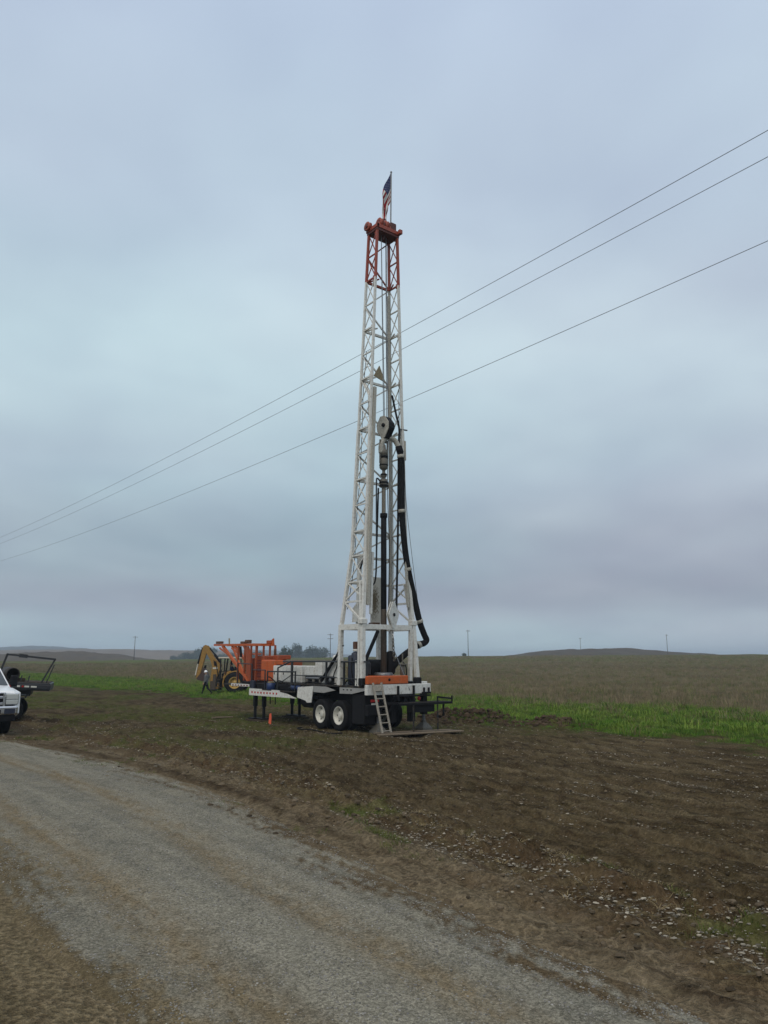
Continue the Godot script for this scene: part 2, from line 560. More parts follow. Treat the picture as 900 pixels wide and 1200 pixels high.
# ------------------------------------------------------------------ scattered things
func scatter(called: String, mesh: Mesh, m: Material, xfs: PackedFloat32Array, label: String, category: String) -> MultiMeshInstance3D:
	var mm := MultiMesh.new()
	mm.transform_format = MultiMesh.TRANSFORM_3D
	mm.use_colors = true
	mm.mesh = mesh
	mm.instance_count = xfs.size() / 16
	mm.buffer = xfs
	var o := MultiMeshInstance3D.new()
	o.name = called
	o.multimesh = mm
	o.material_override = m
	add_child(o, true)
	tag(o, label, category, "", "stuff")
	return o

func add_copy(buf: PackedFloat32Array, p: Vector3, b: Basis, c: Color) -> void:
	buf.append_array(PackedFloat32Array([b.x.x, b.y.x, b.z.x, p.x, b.x.y, b.y.y, b.z.y, p.y, b.x.z, b.y.z, b.z.z, p.z, c.r, c.g, c.b, 1.0]))

func stone_mesh(seed_: int) -> ArrayMesh:
	var r := RandomNumberGenerator.new(); r.seed = seed_
	var st := SurfaceTool.new(); st.begin(Mesh.PRIMITIVE_TRIANGLES); st.set_smooth_group(-1)
	var top := Vector3(r.randf_range(-0.2, 0.2), 0.75, r.randf_range(-0.2, 0.2))
	var ring := []
	var low := []
	for k in 6:
		var a := TAU * k / 6 + r.randf_range(-0.3, 0.3)
		var q := r.randf_range(0.75, 1.1)
		ring.append(Vector3(cos(a) * q * 0.75, r.randf_range(0.3, 0.6), sin(a) * q * 0.75))
		low.append(Vector3(cos(a) * q, -0.4, sin(a) * q))
	for k in 6:
		var k2 := (k + 1) % 6
		tri(st, top, ring[k2], ring[k])
		quad(st, ring[k], ring[k2], low[k2], low[k])
	return done(st)

func tuft_mesh(seed_: int, blades: int, spread: float, lean: float, width: float) -> ArrayMesh:
	var r := RandomNumberGenerator.new(); r.seed = seed_
	var st := SurfaceTool.new(); st.begin(Mesh.PRIMITIVE_TRIANGLES); st.set_smooth_group(-1)
	for k in blades:
		var a := r.randf() * TAU
		var o := Vector3(cos(a), 0, sin(a)) * spread * sqrt(r.randf())
		var d := Vector3(cos(a + r.randf_range(-0.8, 0.8)), 0, sin(a + r.randf_range(-0.8, 0.8)))
		var s := Vector3(-d.z, 0, d.x) * width
		var h := r.randf_range(0.55, 1.0)
		var mid := o + d * lean * 0.35 * h + UPV * h * 0.6
		var tip := o + d * lean * h + UPV * h * (1.0 - 0.25 * lean)
		quad(st, o - s, o + s, mid + s * 0.7, mid - s * 0.7)
		tri(st, mid - s * 0.7, mid + s * 0.7, tip)
	return done(st)

func scatter_all() -> void:
	var r := RandomNumberGenerator.new()
	r.seed = 77
	var stone := stone_mesh(3)
	var stone2 := stone_mesh(9)
	var sm := vmat("stone_colours", 0.85)
	var at := func(s: float, t: float) -> Vector2: return Vector2(-0.6 * s + 0.8 * t, -0.8 * s - 0.6 * t)
	# gravel on the road
	var buf := PackedFloat32Array()
	var buf2 := PackedFloat32Array()
	for k in 170000:
		var s := 1.2 + 13.0 * pow(r.randf(), 2.0)
		var t := r.randf_range(0.4, 4.6)
		var e := road_edge(s)
		if t > e + 0.1 and r.randf() < 0.8: continue
		if t < 1.5 and r.randf() < 0.75: continue
		var q := (t - 2.12) / 0.2
		var q2 := (t - 3.05 - 0.35 * smoothstep(5.0, 10.0, s)) / 0.16
		if r.randf() < 0.8 * maxf(exp(-q * q), exp(-q2 * q2)): continue
		var clump := noise.get_noise_2d(s * 7.0, t * 16.0 + 200.0)
		if r.randf() > 0.62 + 1.6 * clump: continue
		var p: Vector2 = at.call(s, t)
		var sz := 0.0026 + 0.0062 * pow(r.randf(), 3.0)
		if r.randf() < 0.004: sz *= 1.9
		var v := r.randf_range(0.09, 0.27)
		if r.randf() < 0.02: v = 0.36
		var col := Color(v * 1.0, v * 0.97, v * r.randf_range(0.8, 0.95))
		var b := Basis.from_euler(Vector3(r.randf_range(-0.4, 0.4), r.randf() * TAU, r.randf_range(-0.4, 0.4))).scaled(Vector3(sz, sz * r.randf_range(0.5, 0.9), sz * r.randf_range(0.7, 1.2)))
		add_copy(buf if k % 2 else buf2, Vector3(p.x, sheet_y(p.x, p.y), p.y), b, col)
	scatter("gravel", stone, sm, buf, "loose grey gravel strewn over the road", "gravel")
	scatter("gravel", stone2, sm, buf2, "fine grey gravel lying on the road surface", "gravel")
	# pale chips in the worked ground
	buf = PackedFloat32Array()
	for k in 150000:
		var s := -3.0 + 36.0 * pow(r.randf(), 1.3)
		var t := r.randf_range(4.3, 22.0)
		var rt := rut_t(s)
		var dens := 0.02 + 1.3 * maxf(-0.01, noise_c.get_noise_2d(s * 0.6, t * 11.0) * 1.8 - 0.12)
		var q := (t - rt - 0.3) / 0.55
		dens += 2.2 * exp(-q * q) * smoothstep(8.5, 5.0, s)
		dens += 0.5 * smoothstep(7.0, 1.0, s)
		dens *= 0.35 + 0.9 * clampf(0.5 + noise_b.get_noise_2d(s * 3.0, t * 3.0) * 2.0, 0, 1)
		if r.randf() > dens: continue
		var p: Vector2 = at.call(s, t)
		var sz := 0.006 + 0.017 * pow(r.randf(), 2.4)
		if s < 8.0: sz *= 0.7
		var v := 0.10 + 0.30 * pow(r.randf(), 2.0)
		var b := Basis.from_euler(Vector3(r.randf_range(-0.5, 0.5), r.randf() * TAU, r.randf_range(-0.5, 0.5))).scaled(Vector3(sz * r.randf_range(0.8, 1.8), sz * 0.55, sz))
		add_copy(buf, Vector3(p.x, ground_y(p.x, p.y) + sz * 0.1, p.y), b, Color(v, v * 0.90, v * 0.72))
	for k in 11000:
		var s := 1.6 + 7.5 * pow(r.randf(), 1.2)
		var t := rut_t(s) + r.randf_range(-0.35, 1.5)
		if r.randf() > 0.25 + 0.9 * clampf(0.5 + 2.2 * noise.get_noise_2d(s * 4.0, t * 7.0), 0, 1): continue
		if r.randf() < smoothstep(6.0, 9.0, s): continue
		var p: Vector2 = at.call(s, t)
		var sz := 0.0042 + 0.0098 * pow(r.randf(), 2.6)
		var v := 0.10 + 0.34 * pow(r.randf(), 1.7)
		var b := Basis.from_euler(Vector3(r.randf_range(-0.5, 0.5), r.randf() * TAU, r.randf_range(-0.5, 0.5))).scaled(Vector3(sz * r.randf_range(0.9, 2.2), sz * 0.55, sz))
		add_copy(buf, Vector3(p.x, ground_y(p.x, p.y) + sz * 0.1, p.y), b, Color(v, v * 0.92, v * 0.76))
	scatter("gravel", stone2, sm, buf, "pale stone chips scattered over the bare dirt", "stones")
	# clods
	buf = PackedFloat32Array()
	for k in 120000:
		var s := -3.0 + 48.0 * pow(r.randf(), 1.4)
		var t := 4.0 + 18.5 * pow(r.randf(), 1.5)
		var rt := rut_t(s)
		var q := (t - rt - 0.9) / 0.6
		var dens := 0.30 + 0.7 * exp(-q * q)
		if t < road_edge(s) + 0.35: dens *= 0.25
		if r.randf() > dens: continue
		var p: Vector2 = at.call(s, t)
		var sz := 0.008 + 0.032 * pow(r.randf(), 4.0)
		if s < 7.0: sz *= 0.75
		var v := r.randf_range(0.45, 1.5)
		var b := Basis.from_euler(Vector3(r.randf_range(-0.4, 0.4), r.randf() * TAU, r.randf_range(-0.4, 0.4))).scaled(Vector3(sz * r.randf_range(0.8, 1.5), sz * r.randf_range(0.5, 0.9), sz))
		add_copy(buf, Vector3(p.x, ground_y(p.x, p.y) + sz * 0.1, p.y), b, Color(0.108 * v, 0.086 * v, 0.060 * v))
	for k in 1500:
		var c: Array = [[3.8, -31.2, 1.9, 1.0], [6.4, -29.9, 1.3, 0.7], [2.4, -31.8, 1.2, 0.8]][k % 3]
		var x: float = c[0] + r.randfn(0, 0.5) * c[2]
		var z: float = c[1] + r.randfn(0, 0.5) * c[3]
		var sz := 0.03 + 0.09 * pow(r.randf(), 2.5)
		var v := r.randf_range(0.55, 1.0)
		var b := Basis.from_euler(Vector3(r.randf_range(-0.4, 0.4), r.randf() * TAU, r.randf_range(-0.4, 0.4))).scaled(Vector3(sz * 1.2, sz * 0.9, sz))
		add_copy(buf, Vector3(x, ground_y(x, z) + sz * 0.2, z), b, Color(0.090 * v, 0.064 * v, 0.042 * v))
	scatter("dirt_clods", stone, sm, buf, "dark clods of soil on the worked ground", "dirt")
	# grass
	var gm := vmat("grass_colours", 0.8)
	gm.backlight_enabled = true
	gm.backlight = Color(0.25, 0.3, 0.15)
	var tuft := tuft_mesh(5, 20, 0.55, 0.4, 0.017)
	buf = PackedFloat32Array()
	for k in 150000:
		var s := -4.0 + 124.0 * pow(r.randf(), 1.45)
		var t := r.randf_range(16.0, 39.0)
		var x := -0.6 * s + 0.8 * t
		var z := -0.8 * s - 0.6 * t
		if z > -8.0: continue
		var n1 := noise.get_noise_2d(x * 3.0, z * 3.0)
		var pad_lim := 22.2 + 1.6 * noise.get_noise_2d(s * 0.8, 9.0) + 1.6 * n1 + 2.0 * noise_b.get_noise_2d(x * 1.2 + 40.0, z * 1.2) - 4.5 * smoothstep(58.0, 80.0, s)
		var lim := 34.5 + 3.5 * noise_b.get_noise_2d(s * 0.9, 3.0) - 6.0 * smoothstep(60.0, 110.0, s)
		var dens := smoothstep(pad_lim - 0.4, pad_lim + 1.0, t) * smoothstep(lim + 3.5, lim - 2.5, t)
		dens *= 0.5 + 0.9 * clampf(0.5 + 2.0 * noise_b.get_noise_2d(x * 2.4, z * 2.4), 0, 1)
		if r.randf() > dens: continue
		var h := r.randf_range(0.09, 0.24) * (0.8 + 0.7 * n1)
		if r.randf() < 0.06: h *= 1.9
		var g := mixc(Color(0.088, 0.205, 0.022), Color(0.170, 0.235, 0.046), r.randf() + n1)
		if r.randf() < 0.25: g = Color(0.060, 0.120, 0.022)
		if r.randf() < 0.10: g = Color(0.17, 0.145, 0.075)
		var b := Basis.from_euler(Vector3(0, r.randf() * TAU, 0)).scaled(Vector3(h * 1.5, h, h * 1.5))
		add_copy(buf, Vector3(x, ground_y(x, z) - 0.01, z), b, g)
	scatter("green_grass", tuft, gm, buf, "strip of fresh green grass along the field edge", "grass")
	# thin green and dry growth on the verge and the worked ground
	buf = PackedFloat32Array()
	var dry := tuft_mesh(8, 12, 0.9, 1.1, 0.03)
	var dbuf := PackedFloat32Array()
	for k in 80000:
		var s := 0.0 + 62.0 * pow(r.randf(), 1.7)
		var t := r.randf_range(4.2, 21.5)
		var x := -0.6 * s + 0.8 * t
		var z := -0.8 * s - 0.6 * t
		var rt := rut_t(s)
		var green := noise_b.get_noise_2d(s * 3.2, t * 5.0 + 60.0) * 3.4 - 0.9
		if t > rt + 2.2: green = (0.15 + 2.0 * noise_b.get_noise_2d(x * 1.2 + 40.0, z * 1.2)) * smoothstep(14.0, 28.0, s) * 0.6
		var q := (t - rt - 0.9) / 0.9
		var straw := 0.85 * exp(-q * q) * clampf(0.5 + 2.0 * noise.get_noise_2d(s * 3.0, t * 5.0), 0, 1)
		if absf(t - rt) < 0.14: continue
		if r.randf() < green * 0.95:
			var h := r.randf_range(0.03, 0.075)
			var g := mixc(Color(0.058, 0.098, 0.020), Color(0.125, 0.125, 0.042), r.randf())
			add_copy(buf, Vector3(x, ground_y(x, z), z), Basis.from_euler(Vector3(0, r.randf() * TAU, 0)).scaled(Vector3(h * 1.8, h, h * 1.8)), g)
		elif r.randf() < straw:
			var h := r.randf_range(0.025, 0.075)
			var v := r.randf_range(0.55, 1.1)
			add_copy(dbuf, Vector3(x, ground_y(x, z), z), Basis.from_euler(Vector3(r.randf_range(-0.3, 0.3), r.randf() * TAU, 0)).scaled(Vector3(h * 1.6, h * 0.7, h * 1.6)), Color(0.225 * v, 0.178 * v, 0.098 * v))
	scatter("short_grass", tuft, gm, buf, "short green grass patches on the road verge", "grass")
	scatter("dead_grass", dry, gm, dbuf, "flattened dry straw on the churned verge", "grass")
	# dry weeds of the field
	buf = PackedFloat32Array()
	var weed := tuft_mesh(11, 16, 0.8, 0.35, 0.016)
	for k in 100000:
		var t := 30.0 + 170.0 * pow(r.randf(), 1.9)
		var s := r.randf_range(-60.0, 190.0)
		var x := -0.6 * s + 0.8 * t
		var z := -0.8 * s - 0.6 * t
		if z > -18.0 or absf(x) > -z * 0.72 + 6.0: continue
		var lim := 34.5 + 3.5 * noise_b.get_noise_2d(s * 0.9, 3.0) - 6.0 * smoothstep(60.0, 110.0, s)
		if r.randf() > smoothstep(lim - 4.0, lim + 5.0, t) + 0.05: continue
		var h := r.randf_range(0.25, 0.55) * (0.8 + 0.6 * noise.get_noise_2d(x * 1.5, z * 1.5))
		var v := r.randf_range(0.6, 1.15)
		var g := Color(0.235 * v, 0.188 * v, 0.120 * v)
		if r.randf() < 0.22: g = Color(0.120 * v, 0.150 * v, 0.045 * v)
		add_copy(buf, Vector3(x, ground_y(x, z) - 0.02, z), Basis.from_euler(Vector3(0, r.randf() * TAU, 0)).scaled(Vector3(h * 1.1, h, h * 1.1)), g)
	scatter("dry_weeds", weed, gm, buf, "brown dry weeds covering the open field", "weeds")

# ------------------------------------------------------------------ road sheet
func sheet_y(x: float, z: float) -> float:
	var s := -0.6 * x - 0.8 * z
	var t := 0.8 * x - 0.6 * z
	var e := road_edge(s)
	var y := road_y(s) + 0.018 - 0.05 * smoothstep(e - 0.12, e + 0.12, t) - 0.05 * smoothstep(left_edge(s) + 0.12, left_edge(s) - 0.12, t)
	y += 0.005 * noise.get_noise_2d(x * 5.0, z * 5.0) + 0.003 * noise.get_noise_2d(x * 30.0, z * 30.0)
	var q := (t - 2.12) / 0.22
	y -= 0.012 * exp(-q * q)
	q = (t - 3.05 - 0.35 * smoothstep(5.0, 10.0, s)) / 0.2
	return y - 0.012 * exp(-q * q)

func build_road() -> void:
	var ss := PackedFloat32Array()
	var v := -8.0
	while v < 140.0:
		ss.append(v)
		v += maxf(0.06, absf(v) * 0.012)
	var nx := 84
	var nz := ss.size()
	var pv := PackedVector3Array(); pv.resize(nx * nz)
	var pc := PackedColorArray(); pc.resize(nx * nz)
	for j in nz:
		for i in nx:
			var t := lerpf(left_edge(ss[j]) - 0.16, road_edge(ss[j]) + 0.16, float(i) / (nx - 1))
			var x := -0.6 * ss[j] + 0.8 * t
			var z := -0.8 * ss[j] - 0.6 * t
			pv[j * nx + i] = Vector3(x, sheet_y(x, z), z)
			pc[j * nx + i] = road_color(ss[j], t, x, z)
	var st := SurfaceTool.new(); st.begin(Mesh.PRIMITIVE_TRIANGLES); st.set_smooth_group(0)
	for k in pv.size():
		st.set_color(pc[k]); st.add_vertex(pv[k])
	for j in nz - 1:
		for i in nx - 1:
			var p := j * nx + i
			for q in [p, p + nx, p + nx + 1, p, p + nx + 1, p + 1]: st.add_index(q)
	var m := vmat("gravel_road", 0.95, gravel_tex("grit", 0.53, 1.0, false), 0.85)
	m.uv1_triplanar = true
	m.detail_enabled = true
	m.detail_blend_mode = BaseMaterial3D.BLEND_MODE_MUL
	m.detail_uv_layer = BaseMaterial3D.DETAIL_UV_2
	m.uv2_triplanar = true
	m.uv2_world_triplanar = true
	m.uv2_scale = Vector3.ONE * 0.23
	m.detail_albedo = noise_tex("blotch", 0.02, 0.92, 1.0, 512, 1.5, 8)
	m.heightmap_enabled = true
	m.heightmap_scale = 0.5
	m.heightmap_texture = gravel_tex("grit_height", 0.0, 1.0, true)
	var mesh := done(st)
	var o := put(self, "road", mesh, m)
	tag(o, "grey gravel road with two tan wheel tracks", "road", "", "structure")

# ------------------------------------------------------------------ drilling rig
# local axes: x towards the front of the trailer, y up, z to its far side
func lean(h: float) -> Vector3:
	return Vector3(-0.0068 * (h - 8.0), 0, 0.0087 * (h - 8.0))

func mast_corner(h: float, front: float, far: float) -> Vector3:
	if h >= 6.35:
		var s := (h - 8.0) / 10.0
		return lean(h) + Vector3(front * (0.772 - 0.2164 * s) * 0.5, h, far * (1.724 - 0.6586 * s) * 0.5)
	var top := mast_corner(6.35, front, far)
	var low := Vector3(0.66 if front > 0 else -0.6, 3.62, -1.2 if far < 0 else 1.06)
	return low.lerp(top, (h - 3.62) / (6.35 - 3.62))

func wheel(parent: Node, at: Vector3, r: float, width: float, rim: Material, side: float, rim_r := 0.58) -> Node3D:
	var w := node(parent, "wheel", at)
	w.rotation = Vector3(PI / 2 * side, 0, 0)   # the lathe axis y turns to -z or z
	var hw := width * 0.5
	var rr := r * rim_r
	var key := "tyre%.2f%.2f%.2f" % [r, width, rim_r]
	if not cache.has(key):
		var pr := [Vector2(rr, -hw * 0.9), Vector2(r * 0.8, -hw), Vector2(r * 0.94, -hw * 0.92), Vector2(r * 0.99, -hw * 0.72)]
		for g in [-0.45, -0.15, 0.15, 0.45]:
			pr.append(Vector2(r, hw * (g - 0.12))); pr.append(Vector2(r * 0.985, hw * (g - 0.02))); pr.append(Vector2(r, hw * (g + 0.08)))
		pr.append_array([Vector2(r * 0.99, hw * 0.72), Vector2(r * 0.94, hw * 0.92), Vector2(r * 0.8, hw), Vector2(rr, hw * 0.9)])
		cache[key] = lathe(pr, 36)
		cache[key + "r"] = lathe([Vector2(rr * 1.03, hw * 0.93), Vector2(rr * 0.97, hw * 0.98), Vector2(rr * 0.9, hw * 0.85), Vector2(rr * 0.84, hw * 0.2), Vector2(rr * 0.6, hw * 0.02), Vector2(rr * 0.42, hw * 0.05), Vector2(rr * 0.40, hw * 0.5), Vector2(rr * 0.25, hw * 0.62), Vector2(0.0, hw * 0.62)], 32)
		cache[key + "b"] = lathe([Vector2(rr * 1.0, -hw * 0.9), Vector2(0.0, -hw * 0.6)], 24)
	put(w, "tyre", cache[key], mats.rubber)
	put(w, "rim", cache[key + "r"], rim)
	put(w, "rim", cache[key + "b"], mats.black)
	for k in 6:
		var a := TAU * k / 6
		put(w, "hand_hole", lathe_disc(rr * 0.085), mats.black, Transform3D(Basis(), Vector3(cos(a) * rr * 0.7, hw * 0.13, sin(a) * rr * 0.7)))
	return w

func lathe_disc(r: float) -> ArrayMesh:
	var key := "disc%.3f" % r
	if not cache.has(key): cache[key] = lathe([Vector2(r, -0.02), Vector2(r, 0.006), Vector2(0, 0.006)], 12)
	return cache[key]

func drum(parent: Node, called: String, a: Vector3, b: Vector3, r: float, m: Material, round_ := 0.0) -> MeshInstance3D:
	var l := a.distance_to(b)
	var pr := [Vector2(0, 0), Vector2(r - maxf(round_, 0.01), 0.0), Vector2(r, maxf(round_, 0.01)), Vector2(r, l - maxf(round_, 0.01)), Vector2(r - maxf(round_, 0.01), l), Vector2(0, l)]
	if round_ > 0.05: pr = [Vector2(0, 0), Vector2(r * 0.6, round_ * 0.2), Vector2(r * 0.9, round_ * 0.6), Vector2(r, round_), Vector2(r, l - round_), Vector2(r * 0.9, l - round_ * 0.6), Vector2(r * 0.6, l - round_ * 0.2), Vector2(0, l)]
	var x := along(a, b, 1, 1)
	x.basis.y = x.basis.y.normalized()
	x.origin = a
	return put(parent, called, lathe(pr, 24), m, x)

func build_rig() -> void:
	var W: Material = mats.rig_white
	var K: Material = mats.black
	var D: Material = mats.deck
	var OR: Material = mats.orange
	var rig := node(self, "drill_rig", Vector3(-0.1575, 0.03, -27.5))
	rig.rotation.y = deg_to_rad(128.4)
	tag(rig, "trailer-mounted drilling rig with tall white lattice mast topped in red", "drilling rig")
	# chassis
	for z in [-0.5, 0.5]: box(rig, "frame_beam", Vector3(-0.85, 0.98, z - 0.08), Vector3(7.2, 1.34, z + 0.08), K)
	for x in [-0.4, 1.3, 2.6, 4.2, 5.8, 7.0]: box(rig, "cross_member", Vector3(x - 0.06, 1.06, -0.42), Vector3(x + 0.06, 1.3, 0.42), K)
	for x in [1.86, 0.73]:
		tube(rig, "axle", Vector3(x, 0.54, -1.0), Vector3(x, 0.54, 1.0), 0.07, K)
		for z in [-0.5, 0.5]: box(rig, "leaf_spring", Vector3(x - 0.5, 0.66, z - 0.05), Vector3(x + 0.5, 0.74, z + 0.05), K)
		for side in [-1.0, 1.0]:
			wheel(rig, Vector3(x, 0.525, side * 1.12), 0.525, 0.28, mats.wheel_white, side)
			wheel(rig, Vector3(x, 0.525, side * 0.80), 0.525, 0.27, mats.wheel_white, -side)
	# decks
	var deck := node(rig, "deck")
	for k in 11:
		var x0 := -0.88 + k * 0.62
		box(deck, "deck_plate", Vector3(x0 + 0.004, 1.5, -1.25 if x0 < 3.7 else -0.9), Vector3(x0 + 0.616, 1.56 + 0.002 * (k % 3), 1.25), D, 0.006)
	for k in 3: box(deck, "deck_plate", Vector3(3.65 + k * 1.17, 1.2, -1.25), Vector3(3.65 + k * 1.17 + 1.16, 1.25, 1.25), D, 0.006)
	for k in 2: box(deck, "deck_plate", Vector3(7.16 + k * 1.2, 1.36, -1.25), Vector3(7.16 + k * 1.2 + 1.19, 1.42, 1.25), D, 0.006)
	box(deck, "deck_riser", Vector3(3.64, 1.25, -0.88), Vector3(3.7, 1.5, 1.2), K)
	# side skirts and brackets
	for zz in [-1.285, 1.255]:
		ext(rig, "side_skirt", [Vector2(7.12, 1.27), Vector2(7.12, 1.0), Vector2(3.45, 1.0), Vector2(4.1, 1.14), Vector2(4.7, 1.2), Vector2(4.7, 1.26), Vector2(5.3, 1.26), Vector2(5.3, 1.22), Vector2(6.1, 1.22), Vector2(6.1, 1.27)], zz, zz + 0.03, W)
		ext(rig, "side_skirt", [Vector2(3.35, 1.42), Vector2(2.3, 1.49), Vector2(2.42, 0.9), Vector2(2.7, 0.88), Vector2(2.8, 0.95), Vector2(3.4, 1.05)], zz, zz + 0.03, W)
		ext(rig, "fender_bracket", [Vector2(2.28, 1.49), Vector2(2.28, 1.28), Vector2(1.6, 1.27), Vector2(0.9, 1.38), Vector2(1.5, 1.49)], zz, zz + 0.03, mats.grey_paint)
		ext(rig, "fender_bracket", [Vector2(0.62, 1.49), Vector2(0.62, 1.28), Vector2(-0.1, 1.29), Vector2(-0.84, 1.42), Vector2(-0.84, 1.49)], zz, zz + 0.03, mats.grey_paint)
		box(rig, "side_skirt", Vector3(7.15, 1.33, zz), Vector3(8.75, 1.43, zz + 0.03), W, 0.004)
	for k in 9: box(rig, "reflector", Vector3(4.85 + k * 0.245, 1.09, -1.292), Vector3(4.95 + k * 0.245, 1.16, -1.284), mats.red_glass, 0.003)
	for k in 6: box(rig, "reflector", Vector3(7.25 + k * 0.25, 1.35, -1.292), Vector3(7.37 + k * 0.25, 1.40, -1.284), mats.dark_red, 0.003)
	for k in 3: box(rig, "bolt_plate", Vector3(-0.1 + k * 0.22, 1.4, -1.29), Vector3(-0.02 + k * 0.22, 1.44, -1.284), K, 0.003)
	# front jacks
	for p in [Vector2(6.85, -1.12), Vector2(6.35, -1.0), Vector2(7.5, 1.05), Vector2(6.9, 1.05)]:
		var j := node(rig, "jack", Vector3(p.x, 0, p.y))
		box(j, "housing", Vector3(-0.075, 0.55, -0.075), Vector3(0.075, 1.3, 0.075), K)
		tube(j, "ram", Vector3(0, 0.1, 0), Vector3(0, 0.6, 0), 0.062, K)
		box(j, "foot", Vector3(-0.2, 0.05, -0.2), Vector3(0.2, 0.11, 0.2), K)
	for x in [5.6, 5.2]: tube(rig, "hanging_rod", Vector3(x, 0.7, -1.15), Vector3(x, 1.2, -1.15), 0.02, K)
	drum(rig, "air_tank", Vector3(2.45, 0.85, -0.72), Vector3(3.75, 0.85, -0.72), 0.2, K, 0.08)
	box(rig, "tool_box", Vector3(2.3, 0.98, -1.0), Vector3(3.6, 1.18, -0.6), K)
	# black flap and box behind the wheels
	box(rig, "mud_flap", Vector3(0.02, 0.2, -1.24), Vector3(0.05, 1.3, -0.7), mats.rubber)
	box(rig, "side_box", Vector3(-0.72, 0.3, -1.22), Vector3(-0.02, 1.3, -0.72), K, 0.03)
	box(rig, "step_box", Vector3(-0.9, 0.6, -1.2), Vector3(-0.74, 0.95, -0.7), K)
	# rear jacks
	for p in [Vector2(-0.72, -0.62), Vector2(-0.72, 1.42)]:
		var j := node(rig, "jack", Vector3(p.x, 0, p.y))
		box(j, "housing", Vector3(-0.1, 0.55, -0.1), Vector3(0.1, 1.3, 0.1), K)
		tube(j, "ram", Vector3(0, 0.2, 0), Vector3(0, 0.6, 0), 0.06, mats.steel)
		put(j, "foot", lathe([Vector2(0, 0.34), Vector2(0.09, 0.34), Vector2(0.1, 0.28), Vector2(0.3, 0.09), Vector2(0.31, 0.02)], 4, false), mats.mud_steel, Transform3D(Basis(UPV, PI / 4), Vector3.ZERO))
	for z in [0.0, 0.85]: box(rig, "rear_post", Vector3(-0.8, 0.32, z - 0.13), Vector3(-0.62, 1.3, z + 0.13), K, 0.02)
	# rear beam and its fittings
	box(rig, "rear_beam", Vector3(-0.98, 1.27, -1.3), Vector3(-0.84, 1.61, 1.56), W, 0.015)
	box(rig, "rear_beam", Vector3(-0.8, 1.58, 1.2), Vector3(-0.55, 1.68, 1.55), W)
	for z in [0.02, 0.72]: box(rig, "beam_bracket", Vector3(-1.05, 1.05, z - 0.035), Vector3(-0.98, 1.56, z + 0.035), K)
	for z in [1.2, 1.42]: box(rig, "beam_bracket", Vector3(-1.05, 1.28, z - 0.03), Vector3(-0.98, 1.48, z + 0.03), K)
	box(rig, "beam_bracket", Vector3(-1.06, 1.26, 1.1), Vector3(-0.985, 1.33, 1.5), K)
	tube(rig, "rear_pipe", Vector3(-1.0, 1.21, -0.2), Vector3(-1.0, 1.21, 1.5), 0.03, K)
	bar(rig, "rear_brace", Vector3(-0.9, 0.7, -0.3), Vector3(-0.9, 1.25, 0.1), 0.06, 0.06, K)
	put(rig, "tail_lamp", lathe([Vector2(0.07, 0), Vector2(0.07, 0.03), Vector2(0.04, 0.05), Vector2(0, 0.05)], 16), mats.red_glass, Transform3D(Basis(Vector3(0, 0, 1), PI / 2), Vector3(-0.86, 1.1, 1.08)))
	box(rig, "licence_plate", Vector3(-0.87, 0.86, -1.02), Vector3(-0.855, 1.0, -0.74), mats.pale_plate, 0.003)
	box(rig, "tail_lamp", Vector3(-0.87, 1.04, -1.05), Vector3(-0.85, 1.12, -0.7), mats.red_glass, 0.004)
	# low working platform
	var plat := node(rig, "work_platform")
	box(plat, "frame_rail", Vector3(-1.62, 0.93, -0.45), Vector3(-1.56, 1.01, 2.0), K)
	box(plat, "frame_rail", Vector3(-1.02, 0.93, -0.45), Vector3(-0.98, 1.01, 2.0), K)
	for k in 17: box(plat, "grate_bar", Vector3(-1.56, 0.97, 0.1 + k * 0.12), Vector3(-1.02, 1.0, 0.13 + k * 0.12), D, 0.003)
	for z in [0.22, 1.32]: box(plat, "leg", Vector3(-1.6, 0.06, z - 0.025), Vector3(-1.55, 0.93, z + 0.025), D)
	for z in [1.32, 2.0]: bar(plat, "post", Vector3(-1.58, 1.0, z), Vector3(-1.58, 1.2, z), 0.04, 0.04, K)
	bar(plat, "toe_rail", Vector3(-1.58, 1.17, 1.32), Vector3(-1.58, 1.1, 2.0), 0.04, 0.06, K)
	bar(plat, "bracket", Vector3(-1.3, 0.5, 1.85), Vector3(-1.3, 0.95, 1.85), 0.05, 0.05, K)
	box(plat, "under_box", Vector3(-1.5, 0.68, 0.35), Vector3(-1.05, 0.93, 1.25), K)
	# rotary table housing
	var rot := node(rig, "rotary_table")
	box(rot, "housing", Vector3(-0.99, 1.625, -1.28), Vector3(-0.84, 1.9, 0.5), OR, 0.02)
	box(rot, "housing", Vector3(-0.84, 1.63, -0.8), Vector3(0.1, 1.895, 0.45), OR, 0.02)
	put(rot, "table", lathe([Vector2(0, 0.1), Vector2(0.3, 0.1), Vector2(0.33, 0.06), Vector2(0.33, 0)], 24), mats.steel, Transform3D(Basis(), Vector3(-0.3, 1.9, -0.06)))
	put(rot, "bolt", lathe_disc(0.05), K, Transform3D(Basis(Vector3(0, 0, 1), PI / 2), Vector3(-0.995, 1.77, -0.35)))
	# white housings on the deck
	var eng := node(rig, "white_housing")
	box(eng, "cabinet", Vector3(3.75, 1.565, -0.88), Vector3(5.9, 2.2, -0.2), W, 0.02)
	for k in 3:
		box(eng, "door_panel", Vector3(3.82 + k * 0.7, 1.62, -0.895), Vector3(4.42 + k * 0.7, 2.14, -0.875), W, 0.005)
		box(eng, "latch", Vector3(4.34 + k * 0.7, 1.85, -0.915), Vector3(4.38 + k * 0.7, 1.93, -0.893), K, 0.003)
	box(eng, "cap", Vector3(5.5, 2.2, -0.8), Vector3(5.8, 2.24, -0.5), K)
	box(eng, "cabinet", Vector3(2.9, 1.85, -0.85), Vector3(3.6, 2.2, -0.3), W, 0.02)
